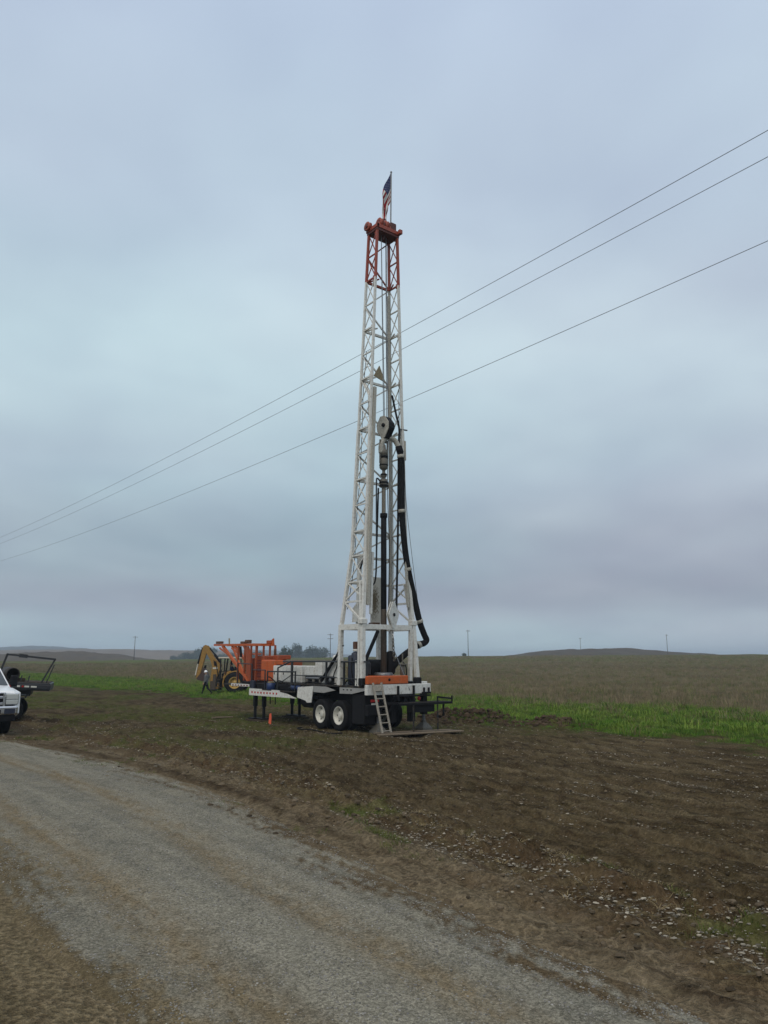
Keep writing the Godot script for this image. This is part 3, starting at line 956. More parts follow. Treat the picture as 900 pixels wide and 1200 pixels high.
	box(eng, "cabinet", Vector3(2.4, 1.85, -0.85), Vector3(2.86, 2.35, -0.3), W, 0.02)
	box(eng, "plinth", Vector3(2.42, 1.565, -0.82), Vector3(3.58, 1.85, -0.3), K, 0.02)
	drum(eng, "pipe", Vector3(2.4, 1.75, -0.95), Vector3(3.3, 1.75, -0.95), 0.045, mats.steel)
	# mast foot housing beside the legs
	var foot := node(rig, "mast_foot_housing")
	ext(foot, "plate", [Vector2(0.86, 1.565), Vector2(2.1, 1.565), Vector2(1.95, 1.85), Vector2(1.45, 2.15), Vector2(1.12, 2.75), Vector2(0.98, 3.4), Vector2(0.86, 3.4)], -1.06, -1.0, W)
	ext(foot, "plate", [Vector2(0.86, 1.565), Vector2(2.1, 1.565), Vector2(1.95, 1.85), Vector2(1.45, 2.15), Vector2(1.12, 2.75), Vector2(0.98, 3.4), Vector2(0.86, 3.4)], 0.94, 1.0, W)
	drum(foot, "tank", Vector3(1.55, 1.9, -0.8), Vector3(1.55, 2.62, -0.8), 0.13, W, 0.1)
	box(foot, "control_box", Vector3(1.25, 1.57, -1.2), Vector3(1.55, 1.85, -1.065), K)
	drum(foot, "gauge", Vector3(1.32, 1.72, -1.23), Vector3(1.32, 1.72, -1.2), 0.07, mats.steel)
	for q in [Vector2(1.0, 2.2), Vector2(1.02, 1.95)]: put(foot, "bolt", lathe_disc(0.025), K, Transform3D(Basis(Vector3(1, 0, 0), -PI / 2), Vector3(q.x, q.y, -1.062)))
	var cyl := node(rig, "lift_cylinder")
	tube(cyl, "barrel", Vector3(1.95, 1.68, -1.16), Vector3(1.1, 2.48, -1.16), 0.06, K)
	tube(cyl, "ram", Vector3(1.1, 2.48, -1.16), Vector3(0.62, 2.95, -1.16), 0.045, K)
	tube(cyl, "barrel", Vector3(1.95, 1.68, 1.12), Vector3(1.1, 2.48, 1.12), 0.06, K)
	tube(cyl, "ram", Vector3(1.1, 2.48, 1.12), Vector3(0.62, 2.95, 1.12), 0.045, K)
	# dark blue hydraulic unit on the deck beside the mast
	var hyd := node(rig, "hydraulic_unit")
	drum(hyd, "cylinder", Vector3(0.34, 1.565, -1.0), Vector3(0.34, 2.6, -1.0), 0.11, mats.navy, 0.06)
	drum(hyd, "cylinder", Vector3(0.06, 1.565, -1.0), Vector3(0.06, 2.72, -1.0), 0.16, mats.navy, 0.09)
	box(hyd, "body", Vector3(-0.12, 1.565, -0.95), Vector3(0.45, 2.35, -0.55), mats.navy, 0.03)
	drum(hyd, "cap", Vector3(0.06, 2.72, -1.0), Vector3(0.06, 2.8, -1.0), 0.11, W)
	box(hyd, "silencer", Vector3(-0.03, 2.8, -1.08), Vector3(0.15, 3.06, -0.92), mats.rust, 0.02)
	box(hyd, "lever_plate", Vector3(0.44, 1.9, -1.1), Vector3(0.5, 2.2, -1.0), mats.tan_paint)
	for x in [-0.2, -0.33]: tube(hyd, "hose_post", Vector3(x, 1.565, -1.18), Vector3(x, 2.45 - 0.2 * absf(x), -1.18), 0.035, W)
	# drawworks
	var dw := node(rig, "drawworks")
	drum(dw, "drum", Vector3(0.3, 2.15, -0.55), Vector3(0.3, 2.15, 0.5), 0.3, K)
	for z in [-0.6, -0.5, 0.42]: drum(dw, "flange", Vector3(0.3, 2.15, z), Vector3(0.3, 2.15, z + 0.06), 0.38, mats.black_paint)
	box(dw, "gearbox", Vector3(-0.25, 1.905, -0.95), Vector3(0.05, 2.35, -0.55), mats.black_paint, 0.04)
	drum(dw, "motor", Vector3(-0.1, 2.3, -0.85), Vector3(0.5, 2.3, -0.85), 0.14, mats.steel_blue)
	bar(dw, "strut", Vector3(-0.15, 2.4, -0.75), Vector3(0.1, 3.45, 0.0), 0.1, 0.08, K)
	drum(dw, "air_bottle", Vector3(-0.25, 1.905, 0.3), Vector3(-0.25, 2.75, 0.3), 0.17, K, 0.1)
	drum(dw, "valve", Vector3(-0.65, 1.905, 0.52), Vector3(-0.65, 2.25, 0.52), 0.09, mats.mud_steel)
	drum(dw, "valve_cap", Vector3(-0.65, 2.25, 0.52), Vector3(-0.65, 2.3, 0.52), 0.16, mats.mud_steel)
	tube(dw, "valve_stem", Vector3(-0.65, 2.3, 0.52), Vector3(-0.65, 2.65, 0.52), 0.025, mats.mud_steel)
	# blue motors on the front deck
	drum(rig, "blue_motor", Vector3(3.3, 1.4, -1.1), Vector3(4.0, 1.4, -1.1), 0.13, mats.blue, 0.03)
	drum(rig, "motor_end", Vector3(3.1, 1.4, -1.1), Vector3(3.3, 1.4, -1.1), 0.11, mats.steel)
	drum(rig, "blue_drum", Vector3(5.75, 1.25, -1.05), Vector3(5.75, 1.52, -1.05), 0.19, mats.blue, 0.02)
	drum(rig, "drum_lid", Vector3(5.75, 1.52, -1.05), Vector3(5.75, 1.57, -1.05), 0.17, mats.tan_paint)
	box(rig, "pump_body", Vector3(4.1, 1.255, -1.1), Vector3(5.3, 1.48, -0.92), K, 0.04)
	box(rig, "pump_body", Vector3(6.1, 1.255, -1.1), Vector3(7.0, 1.5, -0.3), K, 0.04)
	box(rig, "pump_body", Vector3(7.2, 1.425, -0.9), Vector3(8.5, 1.53, 0.9), K, 0.02)
	# hoses, cables and small fittings along the deck
	for h in [[Vector3(3.3, 1.45, -1.18), Vector3(2.8, 1.62, -1.2), Vector3(2.0, 1.6, -1.2), Vector3(1.0, 1.62, -1.19)],
		[Vector3(0.5, 1.62, -1.15), Vector3(0.2, 1.75, -1.2), Vector3(-0.2, 1.6, -1.18), Vector3(-0.6, 1.66, -1.1)],
		[Vector3(0.06, 2.5, -1.16), Vector3(-0.05, 2.1, -1.26), Vector3(-0.1, 1.75, -1.2), Vector3(-0.3, 1.6, -1.1)],
		[Vector3(5.3, 1.4, -1.1), Vector3(5.0, 1.62, -1.14), Vector3(4.4, 1.5, -1.16), Vector3(4.0, 1.4, -1.12)],
		[Vector3(6.0, 1.5, -1.1), Vector3(5.85, 1.75, -1.12), Vector3(5.4, 1.6, -1.1), Vector3(5.0, 1.35, -1.12)],
		[Vector3(-0.9, 1.3, 0.3), Vector3(-1.05, 0.95, 0.4), Vector3(-1.0, 0.75, 0.6), Vector3(-0.9, 1.1, 0.9)],
		[Vector3(0.1, 1.9, 0.3), Vector3(-0.3, 2.4, 0.6), Vector3(-0.5, 2.2, 0.8), Vector3(-0.5, 1.7, 0.8)],
		[Vector3(2.0, 1.3, -1.1), Vector3(2.3, 1.1, -1.12), Vector3(2.9, 1.15, -1.1), Vector3(3.4, 1.3, -1.1)],
		[Vector3(1.3, 1.6, -1.15), Vector3(1.2, 1.95, -1.12), Vector3(1.0, 2.3, -1.12), Vector3(0.85, 3.2, -1.12)]]:
		put(rig, "hydraulic_hose", sweep(smooth_path(h), 0.022, 0.022, 8), mats.rubber)
	for x in [2.15, 2.6, 3.05]: drum(rig, "valve_body", Vector3(x, 1.565, -1.08), Vector3(x, 1.72, -1.08), 0.05, mats.mud_steel)
	for x in [-0.55, -0.7]: tube(rig, "control_lever", Vector3(x, 1.9, -1.15), Vector3(x + 0.03, 2.2, -1.2), 0.015, mats.steel)
	build_rails(rig)
	build_orange(rig)
	build_mast(rig)

func build_rails(rig: Node) -> void:
	var m: Material = mats.black_paint
	var r := node(rig, "deck_railing")
	var z := -1.22
	for x in [3.9, 1.55, 0.45, -0.86]: bar(r, "post", Vector3(x, 1.5, z), Vector3(x, 2.37, z), 0.09 if x > 3 else 0.05, 0.06, m)
	tube(r, "top_rail", Vector3(5.0, 2.37, -0.95), Vector3(3.9, 2.37, z), 0.029, m)
	tube(r, "top_rail", Vector3(3.9, 2.37, z), Vector3(-0.86, 2.37, z), 0.029, m)
	tube(r, "mid_rail", Vector3(3.9, 1.86, z), Vector3(-0.86, 1.78, z), 0.018, m)
	var s := node(rig, "step_railing")
	bar(s, "post", Vector3(5.75, 1.25, z), Vector3(5.75, 2.0, z), 0.05, 0.04, m)
	bar(s, "post", Vector3(4.95, 1.25, z), Vector3(4.95, 2.12, z), 0.05, 0.04, m)
	bar(s, "post", Vector3(3.62, 1.25, z - 0.02), Vector3(3.62, 1.98, z - 0.02), 0.05, 0.04, m)
	tube(s, "hand_rail", Vector3(4.95, 2.12, z), Vector3(4.0, 2.37, z), 0.029, m)
	tube(s, "mid_rail", Vector3(5.75, 1.97, z), Vector3(3.62, 1.98, z), 0.029, m)
	tube(s, "brace", Vector3(4.7, 1.56, z), Vector3(3.95, 1.85, z), 0.018, m)
	bar(s, "step", Vector3(4.0, 1.4, -1.24), Vector3(4.0, 1.4, -0.9), 0.2, 0.03, m)
	var f := node(rig, "front_railing")
	bar(f, "post", Vector3(7.05, 1.25, z), Vector3(7.05, 2.25, z), 0.06, 0.04, m)
	bar(f, "post", Vector3(5.95, 1.25, z), Vector3(5.95, 2.02, z), 0.04, 0.04, m)
	tube(f, "rail", Vector3(7.05, 2.25, z), Vector3(8.3, 2.28, z), 0.02, m)
	tube(f, "rail", Vector3(6.95, 2.02, z), Vector3(5.95, 2.02, z), 0.02, m)
	bar(f, "post", Vector3(8.3, 1.42, z), Vector3(8.3, 2.28, z), 0.04, 0.04, m)
	box(f, "post_foot", Vector3(6.85, 1.25, -1.24), Vector3(7.15, 1.6, -1.12), mats.navy, 0.02)

func build_orange(rig: Node) -> void:
	var o: Material = mats.orange
	var p: Material = mats.orange_worn
	var u := node(rig, "engine_unit")
	box(u, "housing", Vector3(5.95, 1.565, -0.8), Vector3(7.05, 2.43, -0.35), o, 0.03)
	for k in 2: box(u, "door_panel", Vector3(6.0 + k * 0.52, 1.62, -0.815), Vector3(6.48 + k * 0.52, 2.38, -0.795), o, 0.006)
	box(u, "housing", Vector3(6.0, 1.56, -0.3), Vector3(7.3, 2.4, 0.6), p, 0.03)
	box(u, "housing", Vector3(7.15, 1.565, -0.62), Vector3(7.75, 2.6, 0.5), p, 0.03)
	box(u, "radiator", Vector3(6.7, 2.44, -0.2), Vector3(7.1, 2.62, 0.45), p, 0.02)
	for k in 7: box(u, "louvre", Vector3(7.2, 1.72 + k * 0.11, -0.645), Vector3(7.7, 1.77 + k * 0.11, -0.615), mats.dark_red, 0.004)
	drum(u, "exhaust", Vector3(7.45, 2.6, 0.1), Vector3(7.45, 2.9, 0.1), 0.06, mats.rust)
	box(u, "bracket", Vector3(7.3, 2.64, -0.75), Vector3(8.1, 2.7, -0.65), o)
	ext(u, "side_plate", [Vector2(7.8, 1.5), Vector2(8.25, 1.5), Vector2(8.3, 2.5), Vector2(8.55, 3.0), Vector2(8.2, 3.0), Vector2(7.95, 2.6)], -0.84, -0.76, p)
	box(u, "housing", Vector3(8.3, 1.56, -0.5), Vector3(8.9, 2.5, 0.6), p, 0.03)
	tube(u, "hanging_hose", Vector3(9.3, 3.0, -0.6), Vector3(9.2, 2.55, -0.6), 0.05, mats.black)
	var f := node(rig, "mast_rest")
	for zz in [-0.82, 0.1]:
		var x1 := 11.4 if zz < 0 else 11.9
		var x0 := 7.0 if zz < 0 else 7.6
		bar(f, "top_beam", Vector3(x1, 3.1, zz), Vector3(x0, 3.06, zz), 0.11, 0.09, o)
		var q := 0.0 if zz < 0 else 0.6
		bar(f, "strut", Vector3(10.6 + q, 3.05, zz), Vector3(8.0 + q, 1.52, zz), 0.09, 0.12, o)
		bar(f, "strut", Vector3(9.7 + q, 3.05, zz), Vector3(8.55 + q, 1.9, zz), 0.07, 0.07, o)
		bar(f, "strut", Vector3(10.9 + q, 2.96, zz), Vector3(9.85 + q, 2.6, zz), 0.06, 0.06, o)
		for x in [9.05, 8.45, 7.9, 7.45]: bar(f, "post", Vector3(x, 1.55, zz), Vector3(x, 3.05, zz), 0.07, 0.07, p)
	for x in [11.2, 10.3, 9.4, 8.5, 7.8]: bar(f, "cross_beam", Vector3(x, 3.09, -0.82), Vector3(x, 3.09, 0.1), 0.06, 0.06, o)
	box(f, "rest_pad", Vector3(10.75, 3.15, -0.9), Vector3(11.15, 3.26, -0.7), mats.rust)
	box(f, "rest_pad", Vector3(9.75, 3.15, -0.2), Vector3(10.1, 3.25, 0.0), mats.rust)
	box(f, "rest_pad", Vector3(9.7, 3.16, 0.0), Vector3(10.05, 3.32, 0.18), mats.rust)
	box(f, "rest_pad", Vector3(7.7, 3.12, 0.02), Vector3(8.1, 3.26, 0.18), p)
	ext(f, "rest_fin", [Vector2(7.6, 3.1), Vector2(7.95, 3.1), Vector2(7.62, 3.34)], 0.06, 0.14, o)
	bar(f, "rest_horn", Vector3(9.95, 3.1, -0.82), Vector3(9.98, 3.38, -0.82), 0.05, 0.05, mats.tan_paint)

func build_mast(rig: Node) -> void:
	var W: Material = mats.rig_white
	var R: Material = mats.crown_red
	var K: Material = mats.black
	var mast := node(rig, "mast")
	var levels := [6.99, 8.93, 10.87, 12.84, 14.83, 16.88, 18.9]
	var F := func(h: float, a: float, b: float) -> Vector3: return mast_corner(h, a, b)
	for a in [1.0, -1.0]:
		for b in [-1.0, 1.0]:
			bar(mast, "leg", F.call(3.62, a, b), F.call(6.35, a, b), 0.115, 0.115, W)
			bar(mast, "leg", F.call(6.35, a, b), F.call(10.87, a, b), 0.105, 0.105, W)
			bar(mast, "leg", F.call(10.87, a, b), F.call(16.88, a, b), 0.082, 0.082, W)
			bar(mast, "leg", F.call(16.88, a, b), F.call(18.9, a, b), 0.086, 0.086, R)
	var hs := [5.15, 6.1] + levels
	for i in hs.size() - 1:
		var h0: float = hs[i]
		var h1: float = hs[i + 1]
		var m: Material = R if h0 > 16.0 else W
		var mid := (h0 + h1) * 0.5
		var t := 0.036 if h0 < 8.0 else 0.030
		for b in [-1.0, 1.0]:
			# side faces: two crossed panels between rings
			var halves := [[h0, mid], [mid, h1]] if h1 - h0 > 1.2 else [[h0, h1]]
			for q in halves:
				bar(mast, "brace", F.call(q[0], 1.0, b), F.call(q[1], -1.0, b), t, t, m)
				bar(mast, "brace", F.call(q[0], -1.0, b), F.call(q[1], 1.0, b), t, t, m)
			if halves.size() > 1: bar(mast, "girt", F.call(mid, 1.0, b), F.call(mid, -1.0, b), 0.045, 0.045, m)
			bar(mast, "girt", F.call(h0, 1.0, b), F.call(h0, -1.0, b), 0.055, 0.055, m if h0 < 16.5 or h0 > 17.5 else R)
			bar(mast, "girt", F.call(h0 - 0.02, 1.0, b), F.call(h0 - 0.02, -1.0, b) + Vector3(0.05, 0, -b * 0.22), 0.045, 0.045, m)
		# front face
		bar(mast, "ring_beam", F.call(h0, 1.0, -1.0), F.call(h0, 1.0, 1.0), 0.085, 0.085, m)
		if h0 > 6.5:
			bar(mast, "brace", F.call(h1, 1.0, 1.0), F.call(mid, 1.0, -1.0), 0.05, 0.05, m)
			bar(mast, "brace", F.call(mid, 1.0, -1.0), F.call(h0, 1.0, 1.0), 0.05, 0.05, m)
		else:
			bar(mast, "brace", F.call(h1, 1.0, 1.0), F.call(h0, 1.0, -1.0), 0.05, 0.05, m)
	for b in [-1.0, 1.0]:
		bar(mast, "girt", F.call(4.45, 1.0, b), F.call(4.45, -1.0, b), 0.07, 0.07, W)
		bar(mast, "brace", F.call(4.45, 1.0, b), F.call(3.7, -1.0, b), 0.075, 0.06, W)
		bar(mast, "brace", F.call(5.15, 1.0, b), F.call(4.5, -1.0, b), 0.05, 0.05, W)
		bar(mast, "brace", F.call(5.15, -1.0, b), F.call(4.5, 1.0, b), 0.05, 0.05, W)
		bar(mast, "brace", F.call(3.7, -1.0, b) + Vector3(0.1, 0.1, 0), F.call(5.15, -1.0, b) + Vector3(0.22, 0, 0), 0.09, 0.09, W)
	# base ring
	for b in [-1.0, 1.0]: bar(mast, "base_beam", F.call(3.62, 1.0, b) + Vector3(0.1, -0.06, 0), F.call(3.62, -1.0, b) + Vector3(-0.08, -0.06, 0), 0.13, 0.19, W)
	for a in [1.0, -1.0]: bar(mast, "base_beam", F.call(3.62, a, -1.0) + Vector3(0, -0.06, 0.08), F.call(3.62, a, 1.0) + Vector3(0, -0.06, -0.08), 0.12, 0.17, W)
	for b in [-1.0, 1.0]: box(mast, "gusset", F.call(3.62, -1.0, b) + Vector3(-0.1, 0.03, -0.13), F.call(3.62, -1.0, b) + Vector3(0.12, 0.2, 0.13), W)
	# legs below the ring
	var lows := {Vector2(1, -1): Vector3(0.72, 1.56, -1.2), Vector2(-1, -1): Vector3(-0.66, 1.75, -1.24), Vector2(1, 1): Vector3(0.72, 1.56, 1.1), Vector2(-1, 1): Vector3(-0.72, 1.75, 1.14)}
	for k in lows:
		var top: Vector3 = F.call(3.5, k.x, k.y)
		bar(mast, "support_leg", top, lows[k], 0.14, 0.14, W)
		if k.x < 0: box(mast, "leg_shoe", lows[k] + Vector3(-0.12, -0.18, -0.12), lows[k] + Vector3(0.12, 0.08, 0.12), K, 0.03)
	bar(mast, "support_leg", F.call(3.5, -1.0, -1.0) + Vector3(0.16, 0, 0), Vector3(-0.42, 1.56, -1.2), 0.11, 0.11, W)
	bar(mast, "support_leg", F.call(3.5, -1.0, 1.0) + Vector3(0, 0, -0.12), Vector3(-0.6, 1.7, 0.9), 0.12, 0.12, W)
	bar(mast, "support_leg", Vector3(0.3, 3.5, 0.2), Vector3(0.3, 2.3, 0.2), 0.12, 0.16, W)
	box(mast, "base_pad", Vector3(-0.72, 1.57, 0.9), Vector3(-0.1, 1.68, 1.4), K)
	# guide channels on the open side
	for b in [-1.0, 1.0]:
		var top := 12.4 if b < 0 else 10.6
		bar(mast, "guide_channel", F.call(4.3, -1.0, b) + Vector3(-0.02, 0, -b * 0.16), F.call(top, -1.0, b) + Vector3(-0.02, 0, -b * 0.13), 0.07 if b > 0 else 0.10, 0.12 if b < 0 else 0.08, mats.tan_white)
	bar(mast, "guide_channel", F.call(4.0, -1.0, -1.0) + Vector3(0.05, 0, 0.36), F.call(6.2, -1.0, -1.0) + Vector3(0.05, 0, 0.34), 0.08, 0.08, W)
	# drum guard with a brown stain, seen through the open side
	ext(mast, "drum_guard", [Vector2(-0.45, 3.72), Vector2(0.1, 3.72), Vector2(0.1, 5.4), Vector2(-0.4, 5.4), Vector2(-0.45, 5.3)], -0.03, 0.03, mats.stained).transform = Transform3D(Basis(UPV, PI / 2 + PI), Vector3(0.3, 0, 0.28))
	box(mast, "winch_base", Vector3(0.1, 3.62, -0.2), Vector3(0.4, 3.75, 0.1), mats.rust)
	ext(mast, "arch_plate", [Vector2(-0.35, 3.75), Vector2(0.45, 3.75), Vector2(0.4, 4.25), Vector2(0.2, 4.4), Vector2(0.05, 4.2), Vector2(-0.1, 3.95)], -0.9, -0.84, W)
	bar(mast, "inner_channel", Vector3(0.35, 3.7, -0.7), F.call(6.2, 1.0, -1.0) + Vector3(-0.08, 0, 0.3), 0.16, 0.1, W)
	# pipes up the mast
	put(mast, "stand_pipe", sweep(smooth_path([F.call(3.8, 1.0, 1.0) + Vector3(-0.1, 0, -0.12), F.call(8.0, 1.0, 1.0) + Vector3(-0.08, 0, -0.1), F.call(13.5, 1.0, 1.0) + Vector3(-0.06, 0, -0.08), F.call(16.6, 1.0, 1.0) + Vector3(-0.05, 0, -0.07)]), 0.07, 0.06), mats.tan_white)
	put(mast, "curved_pipe", sweep(smooth_path([F.call(12.75, 1.0, -1.0) + Vector3(-0.02, 0, 0.12), F.call(12.6, 0.5, -1.0) + Vector3(0, 0, 0.1), F.call(12.2, -0.2, -1.0) + Vector3(0, 0, 0.1), F.call(11.4, -0.4, -1.0) + Vector3(0, 0, 0.1)]), 0.055, 0.055), W)
	put(mast, "black_line", sweep(smooth_path([F.call(12.5, 1.0, 1.0) + Vector3(-0.12, 0, 0.0), F.call(11.6, -0.1, 1.0) + Vector3(-0.1, 0, -0.1), F.call(11.0, -0.9, 1.0) + Vector3(0, 0, -0.12), F.call(10.2, -1.0, 1.0) + Vector3(-0.02, 0, -0.22), F.call(7.0, -1.0, 1.0) + Vector3(-0.02, 0, -0.36), F.call(4.2, -1.0, 1.0) + Vector3(-0.02, 0, -0.72)]), 0.04, 0.04), mats.black)
	put(mast, "cable", sweep(smooth_path([F.call(8.6, -1.0, -1.0) + Vector3(0.1, 0, 0.55), F.call(6.4, -1.0, -1.0) + Vector3(0.15, 0, 0.6), F.call(5.2, -1.0, -1.0) + Vector3(0.2, 0, 0.62), F.call(5.0, -1.0, -1.0) + Vector3(0.3, 0, 0.4)]), 0.03, 0.03), mats.black)
	put(mast, "cable", sweep(smooth_path([F.call(7.9, -1.0, -1.0) + Vector3(0.12, 0, 0.02), F.call(6.2, -1.0, -1.0) + Vector3(0.12, 0, 0.02), F.call(5.6, 0.0, -1.0) + Vector3(0.05, 0, 0.05)]), 0.03, 0.03), mats.black)
	tube(mast, "bracket_rod", F.call(11.0, -1.0, 1.0) + Vector3(0, 0, -0.1), F.call(11.0, -1.0, 1.0) + Vector3(-0.05, 0, 0.2), 0.03, mats.steel)
	tube(mast, "bracket_rod", F.call(9.8, -1.0, 1.0) + Vector3(-0.07, 0, 0.05), F.call(10.55, -1.0, 1.0) + Vector3(-0.07, 0, 0.06), 0.035, mats.tan_white)
	for q in [[-1.0, -1.0, 0.06, 16.5], [1.0, -1.0, 0.1, 14.0], [1.0, 1.0, -0.2, 18.0], [-1.0, 1.0, -0.06, 13.0]]:
		var cp := []
		for i in 7:
			var hh := lerpf(4.2, q[3], i / 6.0)
			cp.append(F.call(hh, q[0], q[1]) + Vector3(-q[0] * 0.07, 0, q[2] + 0.03 * sin(i * 2.3)))
		put(mast, "cable", sweep(smooth_path(cp, 4), 0.014, 0.014, 6), mats.black)
	for h in levels:
		for b in [-1.0, 1.0]: box(mast, "gusset", F.call(h, -1.0, b) + Vector3(-0.06, -0.1, -0.01), F.call(h, -1.0, b) + Vector3(0.16, 0.1, 0.01), W if h < 16.0 else R, 0.003)
	# tan gusset high on the open side
	ext(mast, "tan_plate", [Vector2(-0.25, 13.15), Vector2(0.32, 13.0), Vector2(0.02, 13.62)], -0.02, 0.02, mats.tan_paint).transform = Transform3D(Basis(UPV, PI / 2 + PI), Vector3(0.27, 0, 0.16))
	# crown
	var crown := node(rig, "crown_block")
	var L := lean(18.9)
	box(crown, "platform", L + Vector3(-0.33, 18.88, -0.56), L + Vector3(0.33, 18.98, 0.56), mats.crown_dark)
	for b in [-0.6, 0.6]: box(crown, "beam", L + Vector3(-0.36, 18.98, b * 0.87 - 0.06), L + Vector3(0.36, 19.14, b * 0.87 + 0.06), R)
	for a in [-0.3, 0.3]: box(crown, "beam", L + Vector3(a - 0.06, 18.985, -0.585), L + Vector3(a + 0.06, 19.145, 0.585), R)
	for q in [[Vector3(-0.1, 19.36, -0.24), 0.2], [Vector3(-0.1, 19.34, 0.04), 0.2], [Vector3(0.2, 19.2, -0.6), 0.19]]:
		var sh := node(crown, "sheave", L + q[0])
		sh.rotation = Vector3(PI / 2, 0, 0)
		var r: float = q[1]
		put(sh, "disc", lathe([Vector2(r * 0.3, -0.06), Vector2(r, -0.06), Vector2(r * 0.88, 0.0), Vector2(r, 0.06), Vector2(r * 0.3, 0.06), Vector2(r * 0.3, -0.06)], 24), R)
		put(sh, "hub", lathe([Vector2(0, -0.09), Vector2(r * 0.32, -0.09), Vector2(r * 0.32, 0.09), Vector2(0, 0.09)], 16), mats.crown_dark)
	box(crown, "winch_box", L + Vector3(-0.22, 19.15, 0.22), L + Vector3(0.26, 19.55, 0.52), mats.crown_dark, 0.03)
	for b in [-0.32, 0.2]: box(crown, "bearing", L + Vector3(-0.22, 19.145, b - 0.04), L + Vector3(0.05, 19.34, b + 0.04), R)
	box(crown, "bearing", L + Vector3(0.1, 19.145, -0.68), L + Vector3(0.35, 19.22, -0.5), R)
	box(crown, "hand_box", L + Vector3(-0.5, 19.0, 0.45), L + Vector3(-0.37, 19.18, 0.6), R)
	drum(crown, "nozzle", L + Vector3(-0.05, 18.7, -0.05), L + Vector3(-0.05, 18.9, -0.05), 0.06, mats.crown_dark)

func build_tackle() -> void:
	# things that hang in the mast, in the same axes as the rig
	var W: Material = mats.rig_white
	var base := Transform3D(Basis(UPV, deg_to_rad(128.4)), Vector3(-0.1575, 0.03, -27.5))
	var tb := node(self, "travelling_block")
	tb.transform = base
	tag(tb, "off-white travelling block hanging halfway up the mast", "pulley block")
	var cx := Vector3(-0.3, 10.95, 0.03)
	for z in [-0.16, 0.12]:
		ext(tb, "cheek_plate", [Vector2(-0.1, 0.42), Vector2(0.12, 0.42), Vector2(0.3, 0.15), Vector2(0.28, -0.1), Vector2(0.05, -0.42), Vector2(-0.1, -0.42), Vector2(-0.3, -0.1), Vector2(-0.3, 0.15)], z, z + 0.04, mats.tan_white).transform = Transform3D(Basis(UPV, 0.15), cx)
	var sh := put(tb, "sheave", lathe([Vector2(0.03, -0.08), Vector2(0.25, -0.08), Vector2(0.21, 0.0), Vector2(0.25, 0.08), Vector2(0.03, 0.08)], 24), mats.black_paint)
	sh.transform = Transform3D(Basis(UPV, 0.15) * Basis(Vector3(1, 0, 0), PI / 2), cx + Vector3(0, 0.05, 0))
	ext(tb, "body", [Vector2(-0.14, 0.38), Vector2(0.16, 0.38), Vector2(0.34, 0.12), Vector2(0.3, -0.12), Vector2(0.06, -0.45), Vector2(-0.12, -0.45), Vector2(-0.36, -0.06), Vector2(-0.34, 0.12)], -0.13, 0.13, mats.black).transform = Transform3D(Basis(UPV, 0.15), cx)
	drum(tb, "pin", cx + Basis(UPV, 0.5) * Vector3(0, 0.05, -0.24), cx + Basis(UPV, 0.5) * Vector3(0, 0.05, 0.2), 0.07, mats.black)
	drum(tb, "hook", cx + Vector3(0, -0.6, 0), cx + Vector3(0, -0.38, 0), 0.06, mats.mud_steel)
	for q in [Vector2(-0.08, -0.1), Vector2(0.06, -0.04), Vector2(-0.03, 0.1), Vector2(0.1, 0.14)]:
		tube(tb, "wire_line", cx + Vector3(q.x, 0.3, q.y), lean(18.9) + Vector3(q.x * 0.8, 18.95, q.y * 1.4), 0.014, mats.steel)
	# swivel and kelly
	var ds := node(self, "drill_string")
	ds.transform = base
	tag(ds, "swivel with long dark kelly pipe running down to rotary table", "drill pipe")
	var px := Vector3(-0.3, 0, -0.05)
	var sw := node(ds, "swivel")
	put(sw, "body", lathe([Vector2(0, 10.3), Vector2(0.07, 10.28), Vector2(0.09, 10.1), Vector2(0.14, 10.05), Vector2(0.15, 9.9), Vector2(0.11, 9.86), Vector2(0.11, 9.76), Vector2(0.155, 9.72), Vector2(0.16, 9.4), Vector2(0.12, 9.34), Vector2(0.06, 9.3), Vector2(0.06, 9.2), Vector2(0.11, 9.16), Vector2(0.11, 9.06), Vector2(0.07, 9.02), Vector2(0.07, 8.95)], 24), mats.mud_steel, Transform3D(Basis(), px))
	for y in [9.78, 9.46, 9.1]: drum(sw, "collar", px + Vector3(0, y, 0), px + Vector3(0, y + 0.06, 0), 0.168 if y > 9.2 else 0.125, mats.black)
	for z in [-0.17, 0.17]: ext(sw, "bail", [Vector2(-0.03, 9.55), Vector2(0.03, 9.55), Vector2(0.025, 10.45), Vector2(-0.025, 10.45)], z - 0.02, z + 0.02, mats.mud_steel).transform = Transform3D(Basis(), px)
	drum(sw, "bearing", px + Vector3(0, 8.66, 0), px + Vector3(0, 8.95, 0), 0.15, mats.mud_steel)
	for y in [8.68, 8.8]: drum(sw, "collar", px + Vector3(0, y, 0), px + Vector3(0, y + 0.06, 0), 0.175, mats.black)
	put(sw, "gooseneck", sweep(smooth_path([px + Vector3(0.02, 9.95, -0.1), px + Vector3(0.02, 10.25, -0.1), px + Vector3(0, 10.5, 0.02), px + Vector3(-0.05, 10.58, 0.22), px + Vector3(-0.12, 10.48, 0.45), px + Vector3(-0.18, 10.22, 0.58)]), 0.1, 0.1, 14), mats.tan_white)
	put(sw, "air_line", sweep(smooth_path([px + Vector3(0, 8.85, -0.16), px + Vector3(0, 8.95, -0.3), px + Vector3(0, 8.7, -0.34), px + Vector3(0.02, 7.0, -0.32), px + Vector3(0.05, 5.6, -0.3)]), 0.03, 0.025), mats.black_paint)
	tube(ds, "kelly", px + Vector3(0, 7.6, 0), px + Vector3(0, 8.7, 0), 0.075, mats.tan_steel)
	drum(ds, "collar", px + Vector3(0, 7.52, 0), px + Vector3(0, 7.68, 0), 0.135, mats.black)
